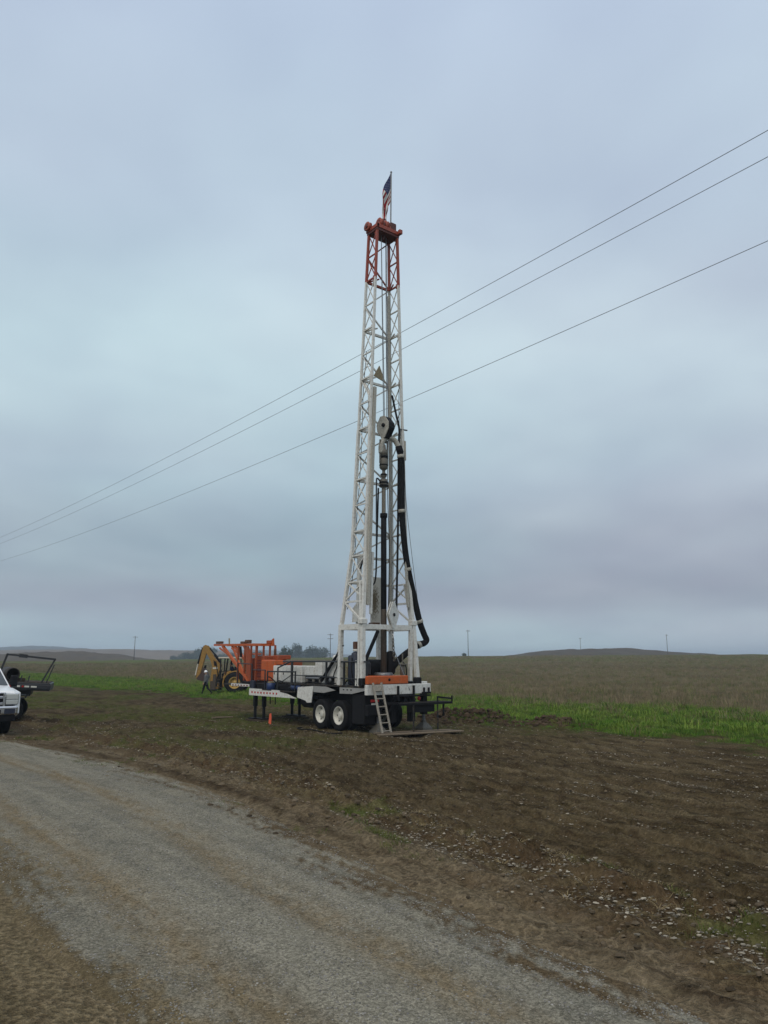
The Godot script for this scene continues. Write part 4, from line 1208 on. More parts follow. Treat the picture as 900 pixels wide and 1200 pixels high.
	drum(ds, "sleeve_pipe", px + Vector3(0, 4.2, 0), px + Vector3(0, 7.53, 0), 0.105, mats.black)
	drum(ds, "drill_pipe", px + Vector3(0, 2.0, 0), px + Vector3(0, 4.2, 0), 0.108, mats.brown_steel)
	# mud hose
	var hs := node(self, "mud_hose")
	hs.transform = base
	tag(hs, "thick black mud hose hanging down one side of the mast", "hose")
	var pts := [Vector3(-0.48, 10.25, 0.53), Vector3(-0.5, 9.9, 0.6), Vector3(-0.5, 9.4, 0.66), Vector3(-0.5, 7.82, 0.65), Vector3(-0.5, 6.56, 0.77), Vector3(-0.5, 5.69, 0.93), Vector3(-0.5, 4.71, 1.2), Vector3(-0.5, 3.82, 1.46), Vector3(-0.5, 3.35, 1.68), Vector3(-0.5, 3.14, 1.79), Vector3(-0.48, 3.02, 1.66), Vector3(-0.46, 2.97, 1.45), Vector3(-0.4, 2.62, 0.84), Vector3(-0.35, 2.35, 0.5), Vector3(-0.3, 2.1, 0.3)]
	put(hs, "hose", sweep(smooth_path(pts, 6), 0.112, 0.112, 14), mats.rubber)
	for k in [[1, 2], [3, 4], [5, 6], [7, 8], [11, 12]]:
		var a: Vector3 = pts[k[0]]
		var b: Vector3 = pts[k[1]]
		var d := (b - a).normalized()
		drum(hs, "clamp", a - d * 0.06, a + d * 0.06, 0.135, mats.tan_white)
	drum(hs, "union", Vector3(-0.47, 10.28, 0.52), Vector3(-0.5, 10.02, 0.59), 0.13, mats.black)
	# hook plate with a hole, hanging low in front of the pipe
	var hp := node(self, "hook_plate")
	hp.transform = base
	tag(hp, "white diamond-shaped block with chain below, beside the drill pipe", "pulley block")
	var c := Vector3(-0.62, 4.0, 0.1)
	for z in [-0.06, 0.03]:
		ext(hp, "cheek_plate", [Vector2(-0.06, 0.46), Vector2(0.06, 0.46), Vector2(0.3, 0.04), Vector2(0.3, -0.04), Vector2(0.09, -0.46), Vector2(-0.09, -0.46), Vector2(-0.3, -0.04), Vector2(-0.3, 0.04)], z, z + 0.03, W).transform = Transform3D(Basis(UPV, PI / 2 + PI + 0.3), c)
	var xf := Basis(UPV, PI / 2 + PI + 0.3)
	drum(hp, "pin", c + xf * Vector3(0, 0, -0.09), c + xf * Vector3(0, 0, 0.09), 0.06, mats.black)
	tube(hp, "wire_line", c + Vector3(0, 0.45, 0), Vector3(-0.42, 10.5, 0.12), 0.012, mats.steel)
	for k in 9:
		var y := 3.5 - k * 0.13
		var ring := put(hp, "chain_link", chain_link(), mats.mud_steel if k > 2 else W)
		ring.transform = Transform3D(Basis(UPV, (k % 2) * PI / 2), Vector3(-0.6, y, 0.1 + 0.01 * k))
	for q in [Vector3(-0.58, 2.6, 0.25), Vector3(-0.55, 2.5, 0.35)]: tube(hp, "wire_line", Vector3(-0.6, 2.8, 0.16), q + Vector3(-0.42, -1.2, 0.3), 0.014, mats.steel)
	# thin rope down from the mast
	var rp := put(self, "guy_rope", sweep(smooth_path([Vector3(-0.5, 9.0, 0.8), Vector3(-0.5, 7.8, 0.9), Vector3(-0.5, 6.0, 1.15), Vector3(-0.5, 3.8, 1.5)]), 0.011, 0.011, 6), mats.steel)
	rp.transform = base
	tag(rp, "thin slack rope beside the thick black hose on the mast", "rope")
	# ladder
	var ld := node(self, "ladder")
	ld.transform = base
	tag(ld, "aluminium ladder leaning on the rear of the rig deck", "ladder")
	var b0 := Vector3(-1.42, 0.05, -0.98)
	var b1 := Vector3(-1.34, 0.05, -0.56)
	var t0 := Vector3(-1.04, 1.68, -1.1)
	var t1 := Vector3(-1.03, 1.68, -0.74)
	bar(ld, "rail", b0, t0, 0.03, 0.075, mats.alu)
	bar(ld, "rail", b1, t1, 0.03, 0.075, mats.alu)
	for k in 6:
		var f := 0.05 + k * 0.158
		tube(ld, "rung", b0.lerp(t0, f), b1.lerp(t1, f), 0.019, mats.alu)
	box(ld, "label_plate", Vector3(-0.01, -0.09, -0.14), Vector3(0.01, 0.09, 0.14), mats.alu).transform = Transform3D(Basis(Vector3(0, 0, 1), -0.22), b0.lerp(t0, 0.9).lerp(b1.lerp(t1, 0.9), 0.5))
	# boards under the platform
	var bd := node(self, "ground_board")
	bd.transform = base * Transform3D(Basis(UPV, -0.19), Vector3(-1.72, 0.05, 0.3))
	tag(bd, "long flat wooden board lying under the platform legs", "board")
	for k in 3: box(bd, "plank", Vector3(-0.36 + k * 0.245, -0.02, -1.62 + 0.06 * k), Vector3(-0.122 + k * 0.245, 0.03, 1.6 - 0.05 * k), mats.wood if k != 1 else mats.wood_dark)
	# flag
	build_flag(base)

func chain_link() -> ArrayMesh:
	if not cache.has("link"):
		var t := TorusMesh.new()
		t.inner_radius = 0.03; t.outer_radius = 0.055; t.rings = 12; t.ring_segments = 8
		var st := SurfaceTool.new()
		st.begin(Mesh.PRIMITIVE_TRIANGLES)
		st.append_from(t, 0, Transform3D(Basis(Vector3(1, 0, 0), PI / 2).scaled(Vector3(1, 1.7, 1)), Vector3.ZERO))
		cache["link"] = st.commit()
	return cache["link"]

func build_flag(base: Transform3D) -> void:
	var fl := node(self, "flag")
	fl.transform = base
	tag(fl, "limp striped flag with blue canton on a pole atop the mast", "flag")
	var foot := Vector3(-0.05, 19.1, 0.5)
	var top := Vector3(-0.02, 21.98, 0.56)
	tube(fl, "pole", foot, top, 0.028, mats.steel)
	put(fl, "finial", lathe([Vector2(0, 0.05), Vector2(0.035, 0.035), Vector2(0.045, 0), Vector2(0.03, -0.03), Vector2(0, -0.04)], 12), mats.steel, Transform3D(Basis(), top))
	var im := Image.create(390, 208, false, Image.FORMAT_RGB8)
	for k in 13: im.fill_rect(Rect2i(0, k * 16, 390, 16), Color(0.55, 0.06, 0.10) if k % 2 == 0 else Color(0.86, 0.86, 0.84))
	im.fill_rect(Rect2i(0, 0, 156, 112), Color(0.10, 0.14, 0.33))
	for r in 9:
		for q in (6 if r % 2 == 0 else 5):
			var sx := 13 + q * 26 + (13 if r % 2 else 0)
			var sy := 11 + r * 11
			for a in range(-4, 5):
				for b in range(-4, 5):
					var ang := atan2(float(b), float(a)) + PI / 2
					var rad := sqrt(a * a + b * b)
					if rad < 2.4 + 1.8 * cos(5.0 * ang): im.set_pixel(sx + a, sy + b, Color(0.86, 0.86, 0.84))
	var m := mat("flag_cloth", Color.WHITE, 0.85)
	m.albedo_texture = ImageTexture.create_from_image(im)
	m.albedo_color = Color.WHITE
	m.backlight_enabled = true
	m.backlight = Color(0.7, 0.7, 0.7)
	# the cloth hangs from its hoist and rolls up towards its fly end
	var nu := 28
	var nv := 48
	var up_c := Curve3D.new()
	for p in [Vector3(0, 21.93, 0), Vector3(0.0, 21.35, -0.22), Vector3(0.02, 20.75, -0.42), Vector3(0.02, 20.5, -0.38), Vector3(0.05, 20.1, -0.30), Vector3(0.02, 19.75, -0.34)]: up_c.add_point(p)
	var lo_c := Curve3D.new()
	for p in [Vector3(0, 20.62, 0), Vector3(0.02, 20.5, -0.03), Vector3(0.03, 20.38, -0.08), Vector3(0.05, 20.2, -0.12), Vector3(0.03, 19.95, -0.16), Vector3(0.05, 19.7, -0.2)]: lo_c.add_point(p)
	var st := SurfaceTool.new(); st.begin(Mesh.PRIMITIVE_TRIANGLES); st.set_smooth_group(0)
	for j in nv + 1:
		var v := float(j) / nv
		for i in nu + 1:
			var u := float(i) / nu
			var a := up_c.sample_baked(v * up_c.get_baked_length())
			var b := lo_c.sample_baked(v * lo_c.get_baked_length())
			var p := a.lerp(b, u)
			var amp := 0.07 * smoothstep(0.0, 0.5, v)
			p.x += amp * sin(u * 9.0 + v * 7.0) * 0.9
			p.z += 0.05 * smoothstep(0.0, 0.4, v) * sin(u * 13.0 - v * 5.0)
			p += foot.lerp(top, clampf((p.y - foot.y) / (top.y - foot.y), 0, 1)) * Vector3(1, 0, 1) + Vector3(0, 0, -0.03)
			st.set_uv(Vector2(v, u))
			st.add_vertex(p)
	for j in nv:
		for i in nu:
			var p := j * (nu + 1) + i
			for q in [p, p + 1, p + nu + 2, p, p + nu + 2, p + nu + 1]: st.add_index(q)
	put(fl, "cloth", done(st), m)

# ------------------------------------------------------------------ people
func build_people() -> void:
	var grey := Color(0.115, 0.118, 0.122)
	var dark := Color(0.018, 0.018, 0.022)
	var skin := Color(0.36, 0.22, 0.15)
	var boot := Color(0.03, 0.024, 0.018)
	var cm := vmat("cloth_and_skin", 0.85)
	var gx := -12.72
	var gz := -55.4
	var p := node(self, "person", Vector3(gx, ground_y(gx, gz) + 0.01, gz))
	tag(p, "person in white hard hat, grey top and dark trousers walking by backhoe", "person")
	var hip := Vector3(0.03, 0.86, 0)
	var bones := [
		[hip, Vector3(0.06, 1.08, 0), 0.145, 0.15, grey], [Vector3(0.06, 1.08, 0), Vector3(0.05, 1.3, 0), 0.15, 0.16, grey],
		[Vector3(0.05, 1.34, -0.16), Vector3(0.05, 1.34, 0.16), 0.075, 0.075, grey], [Vector3(0.05, 1.36, 0), Vector3(0.03, 1.47, 0), 0.06, 0.055, skin],
		[Vector3(0.02, 1.52, 0), Vector3(-0.005, 1.6, 0), 0.085, 0.09, skin], [Vector3(-0.07, 1.55, 0), Vector3(-0.1, 1.535, 0), 0.022, 0.016, skin], [Vector3(0.03, 1.56, -0.09), Vector3(0.03, 1.58, -0.095), 0.018, 0.02, skin], [Vector3(0.03, 1.56, 0.09), Vector3(0.03, 1.58, 0.095), 0.018, 0.02, skin],
		[Vector3(0.02, 0.86, 0.09), Vector3(-0.09, 0.47, 0.1), 0.1, 0.065, dark], [Vector3(-0.09, 0.47, 0.1), Vector3(-0.19, 0.1, 0.1), 0.062, 0.045, dark], [Vector3(-0.17, 0.06, 0.1), Vector3(-0.36, 0.045, 0.1), 0.048, 0.038, boot],
		[Vector3(0.05, 0.86, -0.09), Vector3(0.17, 0.47, -0.1), 0.1, 0.065, dark], [Vector3(0.17, 0.47, -0.1), Vector3(0.44, 0.21, -0.1), 0.062, 0.045, dark], [Vector3(0.47, 0.18, -0.1), Vector3(0.38, 0.05, -0.1), 0.045, 0.034, boot],
		[Vector3(0.05, 1.33, 0.2), Vector3(0.1, 1.06, 0.24), 0.058, 0.048, grey], [Vector3(0.1, 1.06, 0.24), Vector3(-0.05, 0.88, 0.22), 0.046, 0.034, grey],
		[Vector3(0.05, 1.33, -0.2), Vector3(0.0, 1.05, -0.24), 0.058, 0.048, grey], [Vector3(0.0, 1.05, -0.24), Vector3(-0.14, 0.9, -0.22), 0.046, 0.034, grey]]
	for sgn in [-1.0, 1.0]:
		var w := Vector3(-0.06, 0.86, 0.22) if sgn > 0 else Vector3(-0.16, 0.88, -0.22)
		bones.append([w, w + Vector3(-0.03, -0.06, 0), 0.032, 0.036, skin])
		for k in 4: bones.append([w + Vector3(-0.03, -0.08, -0.028 + k * 0.019), w + Vector3(-0.055 - 0.01 * (k % 2), -0.15 + 0.008 * absf(k - 1.5), -0.028 + k * 0.019), 0.0105, 0.008, skin])
		bones.append([w + Vector3(-0.045, -0.04, -0.03 * sgn), w + Vector3(-0.08, -0.085, -0.04 * sgn), 0.011, 0.009, skin])
	put(p, "body", figure(bones, 0.021, 0.012), cm)
	put(p, "hard_hat", lathe([Vector2(0.0, 0.125), Vector2(0.05, 0.118), Vector2(0.09, 0.085), Vector2(0.108, 0.03), Vector2(0.11, 0.0), Vector2(0.145, -0.01), Vector2(0.145, -0.018), Vector2(0.105, -0.012)], 24), mats.hat_white, Transform3D(Basis(Vector3(0, 0, 1), 0.12), Vector3(0.0, 1.62, 0)))
	# the operator in the backhoe
	var navy := Color(0.022, 0.028, 0.055)
	var q := node(self, "person", Vector3(-10.95, ground_y(-10.95, -58.0), -58.0))
	tag(q, "person in dark blue clothing seated in the backhoe cab", "person")
	var ob := [
		[Vector3(-0.35, 1.3, 0), Vector3(-0.36, 1.5, 0), 0.16, 0.15, navy], [Vector3(-0.36, 1.5, 0), Vector3(-0.42, 1.75, 0), 0.15, 0.16, navy], [Vector3(-0.43, 1.8, -0.17), Vector3(-0.43, 1.8, 0.17), 0.075, 0.075, navy],
		[Vector3(-0.44, 1.83, 0), Vector3(-0.47, 1.92, 0), 0.055, 0.055, skin], [Vector3(-0.49, 1.97, 0), Vector3(-0.5, 2.05, 0), 0.085, 0.09, skin], [Vector3(-0.48, 2.07, 0), Vector3(-0.46, 2.09, 0), 0.088, 0.088, navy], [Vector3(-0.58, 2.0, 0), Vector3(-0.6, 1.985, 0), 0.02, 0.016, skin],
		[Vector3(-0.35, 1.28, 0.1), Vector3(-0.8, 1.3, 0.14), 0.095, 0.07, navy], [Vector3(-0.8, 1.3, 0.14), Vector3(-0.9, 0.9, 0.14), 0.065, 0.05, navy], [Vector3(-0.9, 0.86, 0.14), Vector3(-1.06, 0.84, 0.14), 0.048, 0.038, boot],
		[Vector3(-0.35, 1.28, -0.1), Vector3(-0.8, 1.3, -0.14), 0.095, 0.07, navy], [Vector3(-0.8, 1.3, -0.14), Vector3(-0.9, 0.9, -0.14), 0.065, 0.05, navy], [Vector3(-0.9, 0.86, -0.14), Vector3(-1.06, 0.84, -0.14), 0.048, 0.038, boot],
		[Vector3(-0.43, 1.79, 0.21), Vector3(-0.55, 1.55, 0.25), 0.056, 0.046, navy], [Vector3(-0.55, 1.55, 0.25), Vector3(-0.82, 1.5, 0.2), 0.045, 0.034, navy],
		[Vector3(-0.43, 1.79, -0.21), Vector3(-0.55, 1.55, -0.25), 0.056, 0.046, navy], [Vector3(-0.55, 1.55, -0.25), Vector3(-0.82, 1.5, -0.2), 0.045, 0.034, navy]]
	for sgn in [-1.0, 1.0]:
		var w := Vector3(-0.84, 1.5, 0.2 * sgn)
		ob.append([w, w + Vector3(-0.06, 0, 0), 0.032, 0.034, skin])
		for k in 4: ob.append([w + Vector3(-0.08, 0.0, -0.028 + k * 0.019), w + Vector3(-0.13, -0.04 - 0.006 * (k % 2), -0.028 + k * 0.019), 0.0105, 0.008, skin])
		ob.append([w + Vector3(-0.04, 0.02, -0.03 * sgn), w + Vector3(-0.09, 0.03, -0.045 * sgn), 0.011, 0.009, skin])
	put(q, "body", figure(ob, 0.024, 0.012), cm)

# ------------------------------------------------------------------ backhoe, x towards its loader, z towards the road
func build_backhoe() -> void:
	var Y: Material = mats.digger_yellow
	var K: Material = mats.black
	var b := node(self, "backhoe", Vector3(-10.95, ground_y(-10.95, -58.0), -58.0))
	tag(b, "yellow backhoe with raised digging arm and open cab on the grass", "backhoe")
	for side in [-1.0, 1.0]:
		wheel(b, Vector3(0, 0.74, side * 0.85), 0.75, 0.45, mats.yellow_rim, side, 0.55)
		wheel(b, Vector3(2.15, 0.5, side * 0.8), 0.5, 0.3, mats.yellow_rim, side, 0.5)
	box(b, "chassis", Vector3(-1.3, 0.45, -0.45), Vector3(3.0, 0.95, 0.45), K, 0.04)
	box(b, "axle", Vector3(-0.12, 0.62, -0.7), Vector3(0.12, 0.86, 0.7), K)
	box(b, "hood", Vector3(0.95, 0.95, -0.42), Vector3(2.85, 1.55, 0.42), Y, 0.08)
	box(b, "grille", Vector3(2.85, 1.0, -0.36), Vector3(2.9, 1.5, 0.36), K)
	# cab
	var cab := node(b, "cab")
	box(cab, "floor", Vector3(-1.15, 0.95, -0.75), Vector3(0.95, 1.05, 0.75), K)
	box(cab, "roof", Vector3(-1.3, 2.48, -0.82), Vector3(0.9, 2.6, 0.82), mats.roof_tan, 0.04)
	for z in [-0.74, 0.74]:
		bar(cab, "post", Vector3(-1.15, 1.05, z), Vector3(-1.12, 2.5, z), 0.08, 0.08, K)
		bar(cab, "post", Vector3(-0.75, 1.05, z), Vector3(-0.6, 2.5, z), 0.1, 0.08, K)
		bar(cab, "post", Vector3(0.1, 1.6, z), Vector3(0.1, 2.5, z), 0.07, 0.07, K)
		bar(cab, "post", Vector3(0.85, 1.05, z), Vector3(0.75, 2.5, z), 0.08, 0.08, K)
		bar(cab, "side_rail", Vector3(-1.15, 1.55, z), Vector3(0.85, 1.6, z), 0.05, 0.05, K)
		var arc := []
		for k in 9:
			var a := deg_to_rad(200.0 - k * 22.0)
			arc.append(Vector2(cos(a) * 0.9, 0.74 + sin(a) * 0.88))
		for k in 9:
			var a := deg_to_rad(24.0 + k * 22.0)
			arc.append(Vector2(cos(a) * 0.82, 0.74 + sin(a) * 0.80))
		ext(cab, "fender", arc, z - 0.25 if z < 0 else z - 0.14, z + 0.14 if z < 0 else z + 0.25, Y)
		ext(cab, "side_panel", [Vector2(-0.95, 1.08), Vector2(-0.75, 1.5), Vector2(-0.35, 1.62), Vector2(-0.3, 1.45), Vector2(-0.6, 1.1)], z - 0.03, z + 0.03, Y)
	box(cab, "seat", Vector3(-0.55, 1.08, -0.26), Vector3(-0.1, 1.2, 0.26), K, 0.04)
	box(cab, "seat", Vector3(-0.2, 1.2, -0.24), Vector3(-0.08, 1.9, 0.24), K, 0.04)
	box(cab, "console", Vector3(-1.1, 1.05, -0.4), Vector3(-0.95, 1.4, 0.4), K, 0.03)
	for z in [-0.2, 0.2]: tube(cab, "lever", Vector3(-1.0, 1.4, z), Vector3(-0.95, 1.62, z), 0.02, K)
	# loader at the front
	var ld := node(b, "loader")
	for z in [-0.62, 0.62]:
		ext(ld, "arm", [Vector2(0.95, 1.2), Vector2(1.2, 1.4), Vector2(2.6, 1.15), Vector2(3.3, 0.5), Vector2(3.15, 0.35), Vector2(2.45, 0.92), Vector2(1.1, 1.12)], z - 0.06, z + 0.06, Y)
		tube(ld, "ram", Vector3(1.4, 0.8, z), Vector3(2.4, 1.05, z), 0.05, mats.steel)
	ext(ld, "bucket", [Vector2(3.2, 0.1), Vector2(4.0, 0.08), Vector2(4.02, 0.12), Vector2(3.35, 0.2), Vector2(3.28, 0.7), Vector2(3.6, 0.95), Vector2(3.55, 0.98), Vector2(3.15, 0.75)], -1.1, 1.1, Y)
	# stabilisers and swing post
	var sw := node(b, "swing_frame")
	box(sw, "frame", Vector3(-1.6, 0.3, -0.85), Vector3(-1.2, 0.72, 0.85), Y, 0.03)
	for z in [-0.85, 0.85]:
		box(sw, "stabiliser", Vector3(-1.62, 0.25, z - 0.08), Vector3(-1.4, 1.35, z + 0.08), mats.brown_steel)
		box(sw, "pad", Vector3(-1.72, 0.18, z - 0.16), Vector3(-1.3, 0.27, z + 0.16), K)
		tube(sw, "ram", Vector3(-1.35, 0.5, z), Vector3(-1.3, 1.2, z), 0.05, K)
		for k in 3: box(sw, "step", Vector3(-1.42, 0.45 + k * 0.25, z - 0.05), Vector3(-1.08, 0.49 + k * 0.25, z + 0.05), mats.brown_steel)
	box(sw, "post", Vector3(-1.98, 0.2, -0.2), Vector3(-1.6, 0.85, 0.2), mats.brown_steel, 0.03)
	# digging arm
	var arm := node(b, "digging_arm")
	ext(arm, "boom", [Vector2(-2.02, 0.42), Vector2(-1.72, 0.35), Vector2(-1.52, 1.1), Vector2(-1.18, 2.0), Vector2(-1.3, 2.12), Vector2(-1.62, 2.42), Vector2(-2.2, 3.28), Vector2(-2.38, 3.3), Vector2(-2.48, 3.12), Vector2(-2.0, 2.3), Vector2(-1.88, 1.9), Vector2(-1.95, 1.2)], -0.16, 0.16, Y)
	ext(arm, "boom_web", [Vector2(-1.72, 1.95), Vector2(-1.5, 1.95), Vector2(-1.55, 2.15), Vector2(-1.8, 2.4)], -0.165, 0.165, K)
	for z in [-0.172, 0.162]: ext(arm, "maker_plate", [Vector2(-1.82, 1.72), Vector2(-1.45, 1.74), Vector2(-1.45, 1.86), Vector2(-1.82, 1.84)], z, z + 0.01, mats.pale_plate)
	ext(arm, "stick", [Vector2(-2.25, 3.42), Vector2(-2.1, 3.3), Vector2(-2.35, 2.95), Vector2(-2.72, 1.5), Vector2(-2.9, 1.0), Vector2(-3.06, 1.02), Vector2(-3.02, 1.4), Vector2(-2.72, 2.9), Vector2(-2.62, 3.4), Vector2(-2.45, 3.5)], -0.14, 0.14, Y)
	tube(arm, "ram", Vector3(-1.3, 2.2, 0), Vector3(-1.75, 2.8, 0), 0.09, K)
	tube(arm, "ram_rod", Vector3(-1.75, 2.8, 0), Vector3(-2.28, 3.42, 0), 0.05, K)
	tube(arm, "ram", Vector3(-2.66, 3.3, 0), Vector3(-2.98, 2.1, 0), 0.075, K)
	tube(arm, "ram_rod", Vector3(-2.98, 2.1, 0), Vector3(-3.14, 1.25, 0), 0.045, mats.rod_white)
	tube(arm, "hose", Vector3(-1.4, 1.2, 0.2), Vector3(-1.62, 2.3, 0.18), 0.03, K)
	tube(arm, "hose", Vector3(-1.35, 0.9, 0.1), Vector3(-1.15, 1.7, 0.12), 0.03, K)
	tube(arm, "link", Vector3(-3.12, 1.25, 0), Vector3(-2.8, 1.1, 0), 0.05, K)
	ext(arm, "bucket", [Vector2(-2.98, 1.05), Vector2(-2.62, 1.5), Vector2(-2.5, 1.85), Vector2(-2.38, 1.72), Vector2(-2.1, 1.15), Vector2(-2.25, 0.88), Vector2(-2.55, 0.84), Vector2(-2.9, 0.95)], -0.3, 0.3, mats.bucket_brown)
	for k in 4: bar(arm, "tooth", Vector3(-2.44, 1.78, -0.24 + k * 0.16), Vector3(-2.4, 2.0, -0.24 + k * 0.16), 0.05, 0.04, K)

# ------------------------------------------------------------------ pickup truck, z towards its nose
func build_pickup() -> void:
	var P: Material = mats.truck_white
	var K: Material = mats.black
	var C: Material = mats.chrome
	var at := Vector3(-11.36, 0, -21.98)
	var b := node(self, "pickup_truck", Vector3(at.x, ground_y(at.x, at.z) + 0.0, at.z))
	b.rotation.y = atan2(0.6, 0.8)
	tag(b, "white pickup truck parked facing the camera on the road edge", "pickup truck")
	for z in [-0.95, -4.75]:
		for side in [-1.0, 1.0]:
			var w := wheel(b, Vector3(side * 0.83, 0.41, z), 0.41, 0.29, mats.alu, 1.0, 0.6)
			w.rotation = Vector3(0, 0, -PI / 2 * side)
	box(b, "frame", Vector3(-0.5, 0.42, -5.7), Vector3(0.5, 0.6, -0.2), K)
	for z in [-0.95, -4.75]: tube(b, "axle", Vector3(-0.8, 0.41, z), Vector3(0.8, 0.41, z), 0.06, K)
	# body sides with wheel arches, in (z, y)
	var prof := []
	for q in [Vector2(-0.1, 0.62), Vector2(-0.1, 1.2), Vector2(-1.2, 1.3), Vector2(-3.72, 1.3), Vector2(-3.72, 0.5), Vector2(-1.5, 0.5)]: prof.append(q)
	for k in 9:
		var a := PI * k / 8
		prof.append(Vector2(-0.95 - cos(a) * 0.5, 0.52 + sin(a) * 0.44))
	var bed := [Vector2(-3.76, 0.55), Vector2(-3.76, 1.42), Vector2(-5.95, 1.42), Vector2(-5.95, 0.62), Vector2(-5.3, 0.55)]
	for k in 9:
		var a := PI * k / 8
		bed.append(Vector2(-4.75 - cos(PI - a) * 0.5, 0.52 + sin(a) * 0.44))
	var turn := Transform3D(Basis(UPV, -PI / 2), Vector3.ZERO)   # profile x becomes z
	for side in [-1.0, 1.0]:
		ext(b, "fender", prof.duplicate(), side * 1.0 - 0.06, side * 1.0 + 0.06, P).transform = turn
		ext(b, "bed_side", bed.duplicate(), side * 0.98 - 0.05, side * 0.98 + 0.05, P).transform = turn
	box(b, "bed_floor", Vector3(-0.93, 0.8, -5.9), Vector3(0.93, 0.86, -3.76), P)
	box(b, "tailgate", Vector3(-0.92, 0.8, -5.96), Vector3(0.92, 1.42, -5.9), P)
	box(b, "bed_front", Vector3(-0.92, 0.8, -3.82), Vector3(0.92, 1.42, -3.76), P)
	box(b, "engine_bay", Vector3(-0.92, 0.6, -1.3), Vector3(0.92, 1.1, -0.18), K)
	# hood
	var loops := []
	for q in [[-0.07, 0.96, 1.17, 1.2], [-0.14, 1.0, 1.2, 1.26], [-0.6, 1.02, 1.23, 1.32], [-1.3, 1.02, 1.29, 1.38]]:
		var z: float = q[0]
		var hw: float = q[1]
		loops.append(PackedVector3Array([Vector3(-hw, q[2] - 0.08, z), Vector3(hw, q[2] - 0.08, z), Vector3(hw, q[2] - 0.01, z), Vector3(hw * 0.9, q[3] - 0.012, z), Vector3(hw * 0.72, q[3], z), Vector3(hw * 0.5, q[3] - 0.02, z), Vector3(-hw * 0.5, q[3] - 0.02, z), Vector3(-hw * 0.72, q[3], z), Vector3(-hw * 0.9, q[3] - 0.012, z), Vector3(-hw, q[2] - 0.01, z)]))
	loops.reverse()
	put(b, "hood", loft(loops), P)
	# cab
	var cl := []
	for q in [[1.28, 1.0, -1.25, -3.72], [1.34, 0.99, -1.3, -3.72], [1.86, 0.82, -2.0, -3.55], [1.93, 0.76, -2.15, -3.45], [1.96, 0.66, -2.3, -3.35]]:
		cl.append(PackedVector3Array([Vector3(-q[1], q[0], q[2]), Vector3(-q[1], q[0], q[3]), Vector3(q[1], q[0], q[3]), Vector3(q[1], q[0], q[2])]))
	var cab := put(b, "cab", loft(cl), P)
	# glass set into the cab
	var wind := [Vector3(-0.93, 1.37, -1.325), Vector3(0.93, 1.37, -1.325), Vector3(0.77, 1.84, -1.96), Vector3(-0.77, 1.84, -1.96)]
	for i in 4: wind[i] += Vector3(0, 0.012, 0.016)
	put(cab, "windscreen", slab(wind, 0.006), mats.glass)
	for side in [-1.0, 1.0]:
		for zz in [[-1.62, -2.5, -2.12, -2.5], [-2.6, -3.4, -2.6, -3.3]]:
			var g := [Vector3(0.985, 1.4, zz[0]), Vector3(0.985, 1.4, zz[1]), Vector3(0.845, 1.82, zz[3]), Vector3(0.845, 1.82, zz[2])]
			for i in 4: g[i] = Vector3(g[i].x * side + 0.012 * side, g[i].y, g[i].z)
			put(cab, "side_window", slab(g, 0.005), mats.glass)
		var mir := node(b, "mirror", Vector3(side * 1.18, 1.5, -1.75))
		box(mir, "shell", Vector3(-0.1, -0.16, -0.06), Vector3(0.1, 0.16, 0.06), K, 0.03)
		bar(mir, "arm", Vector3(-side * 0.08, -0.05, 0), Vector3(-side * 0.22, -0.08, 0), 0.04, 0.04, K)
		# headlight and lamp fittings
		var h := node(b, "headlight")
		box(h, "housing", Vector3(side * 0.66, 0.86, -0.2), Vector3(side * 1.02, 1.19, -0.06), C, 0.03)
		box(h, "lens", Vector3(side * 0.68, 1.02, -0.07), Vector3(side * 1.0, 1.17, -0.03), mats.lamp_glass, 0.02)
		box(h, "lens", Vector3(side * 0.68, 0.88, -0.07), Vector3(side * 1.0, 1.0, -0.03), mats.lamp_glass, 0.02)
	# grille
	var g := node(b, "grille")
	box(g, "backing", Vector3(-0.62, 0.85, -0.12), Vector3(0.62, 1.18, -0.06), K)
	for y in [0.9, 1.08]: box(g, "bar", Vector3(-0.6, y - 0.035, -0.07), Vector3(0.6, y + 0.035, -0.02), C, 0.015)
	for x in [-0.63, 0.63]: box(g, "surround", Vector3(x - 0.03, 0.83, -0.1), Vector3(x + 0.03, 1.2, -0.02), C, 0.012)
	box(g, "surround", Vector3(-0.66, 1.18, -0.1), Vector3(0.66, 1.215, -0.03), C, 0.01)
	# bumper
	var bp := node(b, "bumper")
	box(bp, "bar", Vector3(-1.0, 0.6, -0.2), Vector3(1.0, 0.83, 0.04), C, 0.04)
	box(bp, "opening", Vector3(-0.55, 0.63, 0.035), Vector3(0.55, 0.74, 0.05), K)
	for x in [-0.78, 0.78]: box(bp, "fog_lamp", Vector3(x - 0.14, 0.62, 0.035), Vector3(x + 0.14, 0.76, 0.05), mats.navy)
	box(bp, "valance", Vector3(-0.95, 0.4, -0.2), Vector3(0.95, 0.6, -0.02), K, 0.03)

func slab(c: Array, th: float) -> ArrayMesh:
	var n: Vector3 = (c[1] - c[0]).cross(c[3] - c[0]).normalized() * th
	var lo := PackedVector3Array()
	var hi := PackedVector3Array()
	for p in c:
		lo.append(p - n); hi.append(p + n)
	return loft([lo, hi])

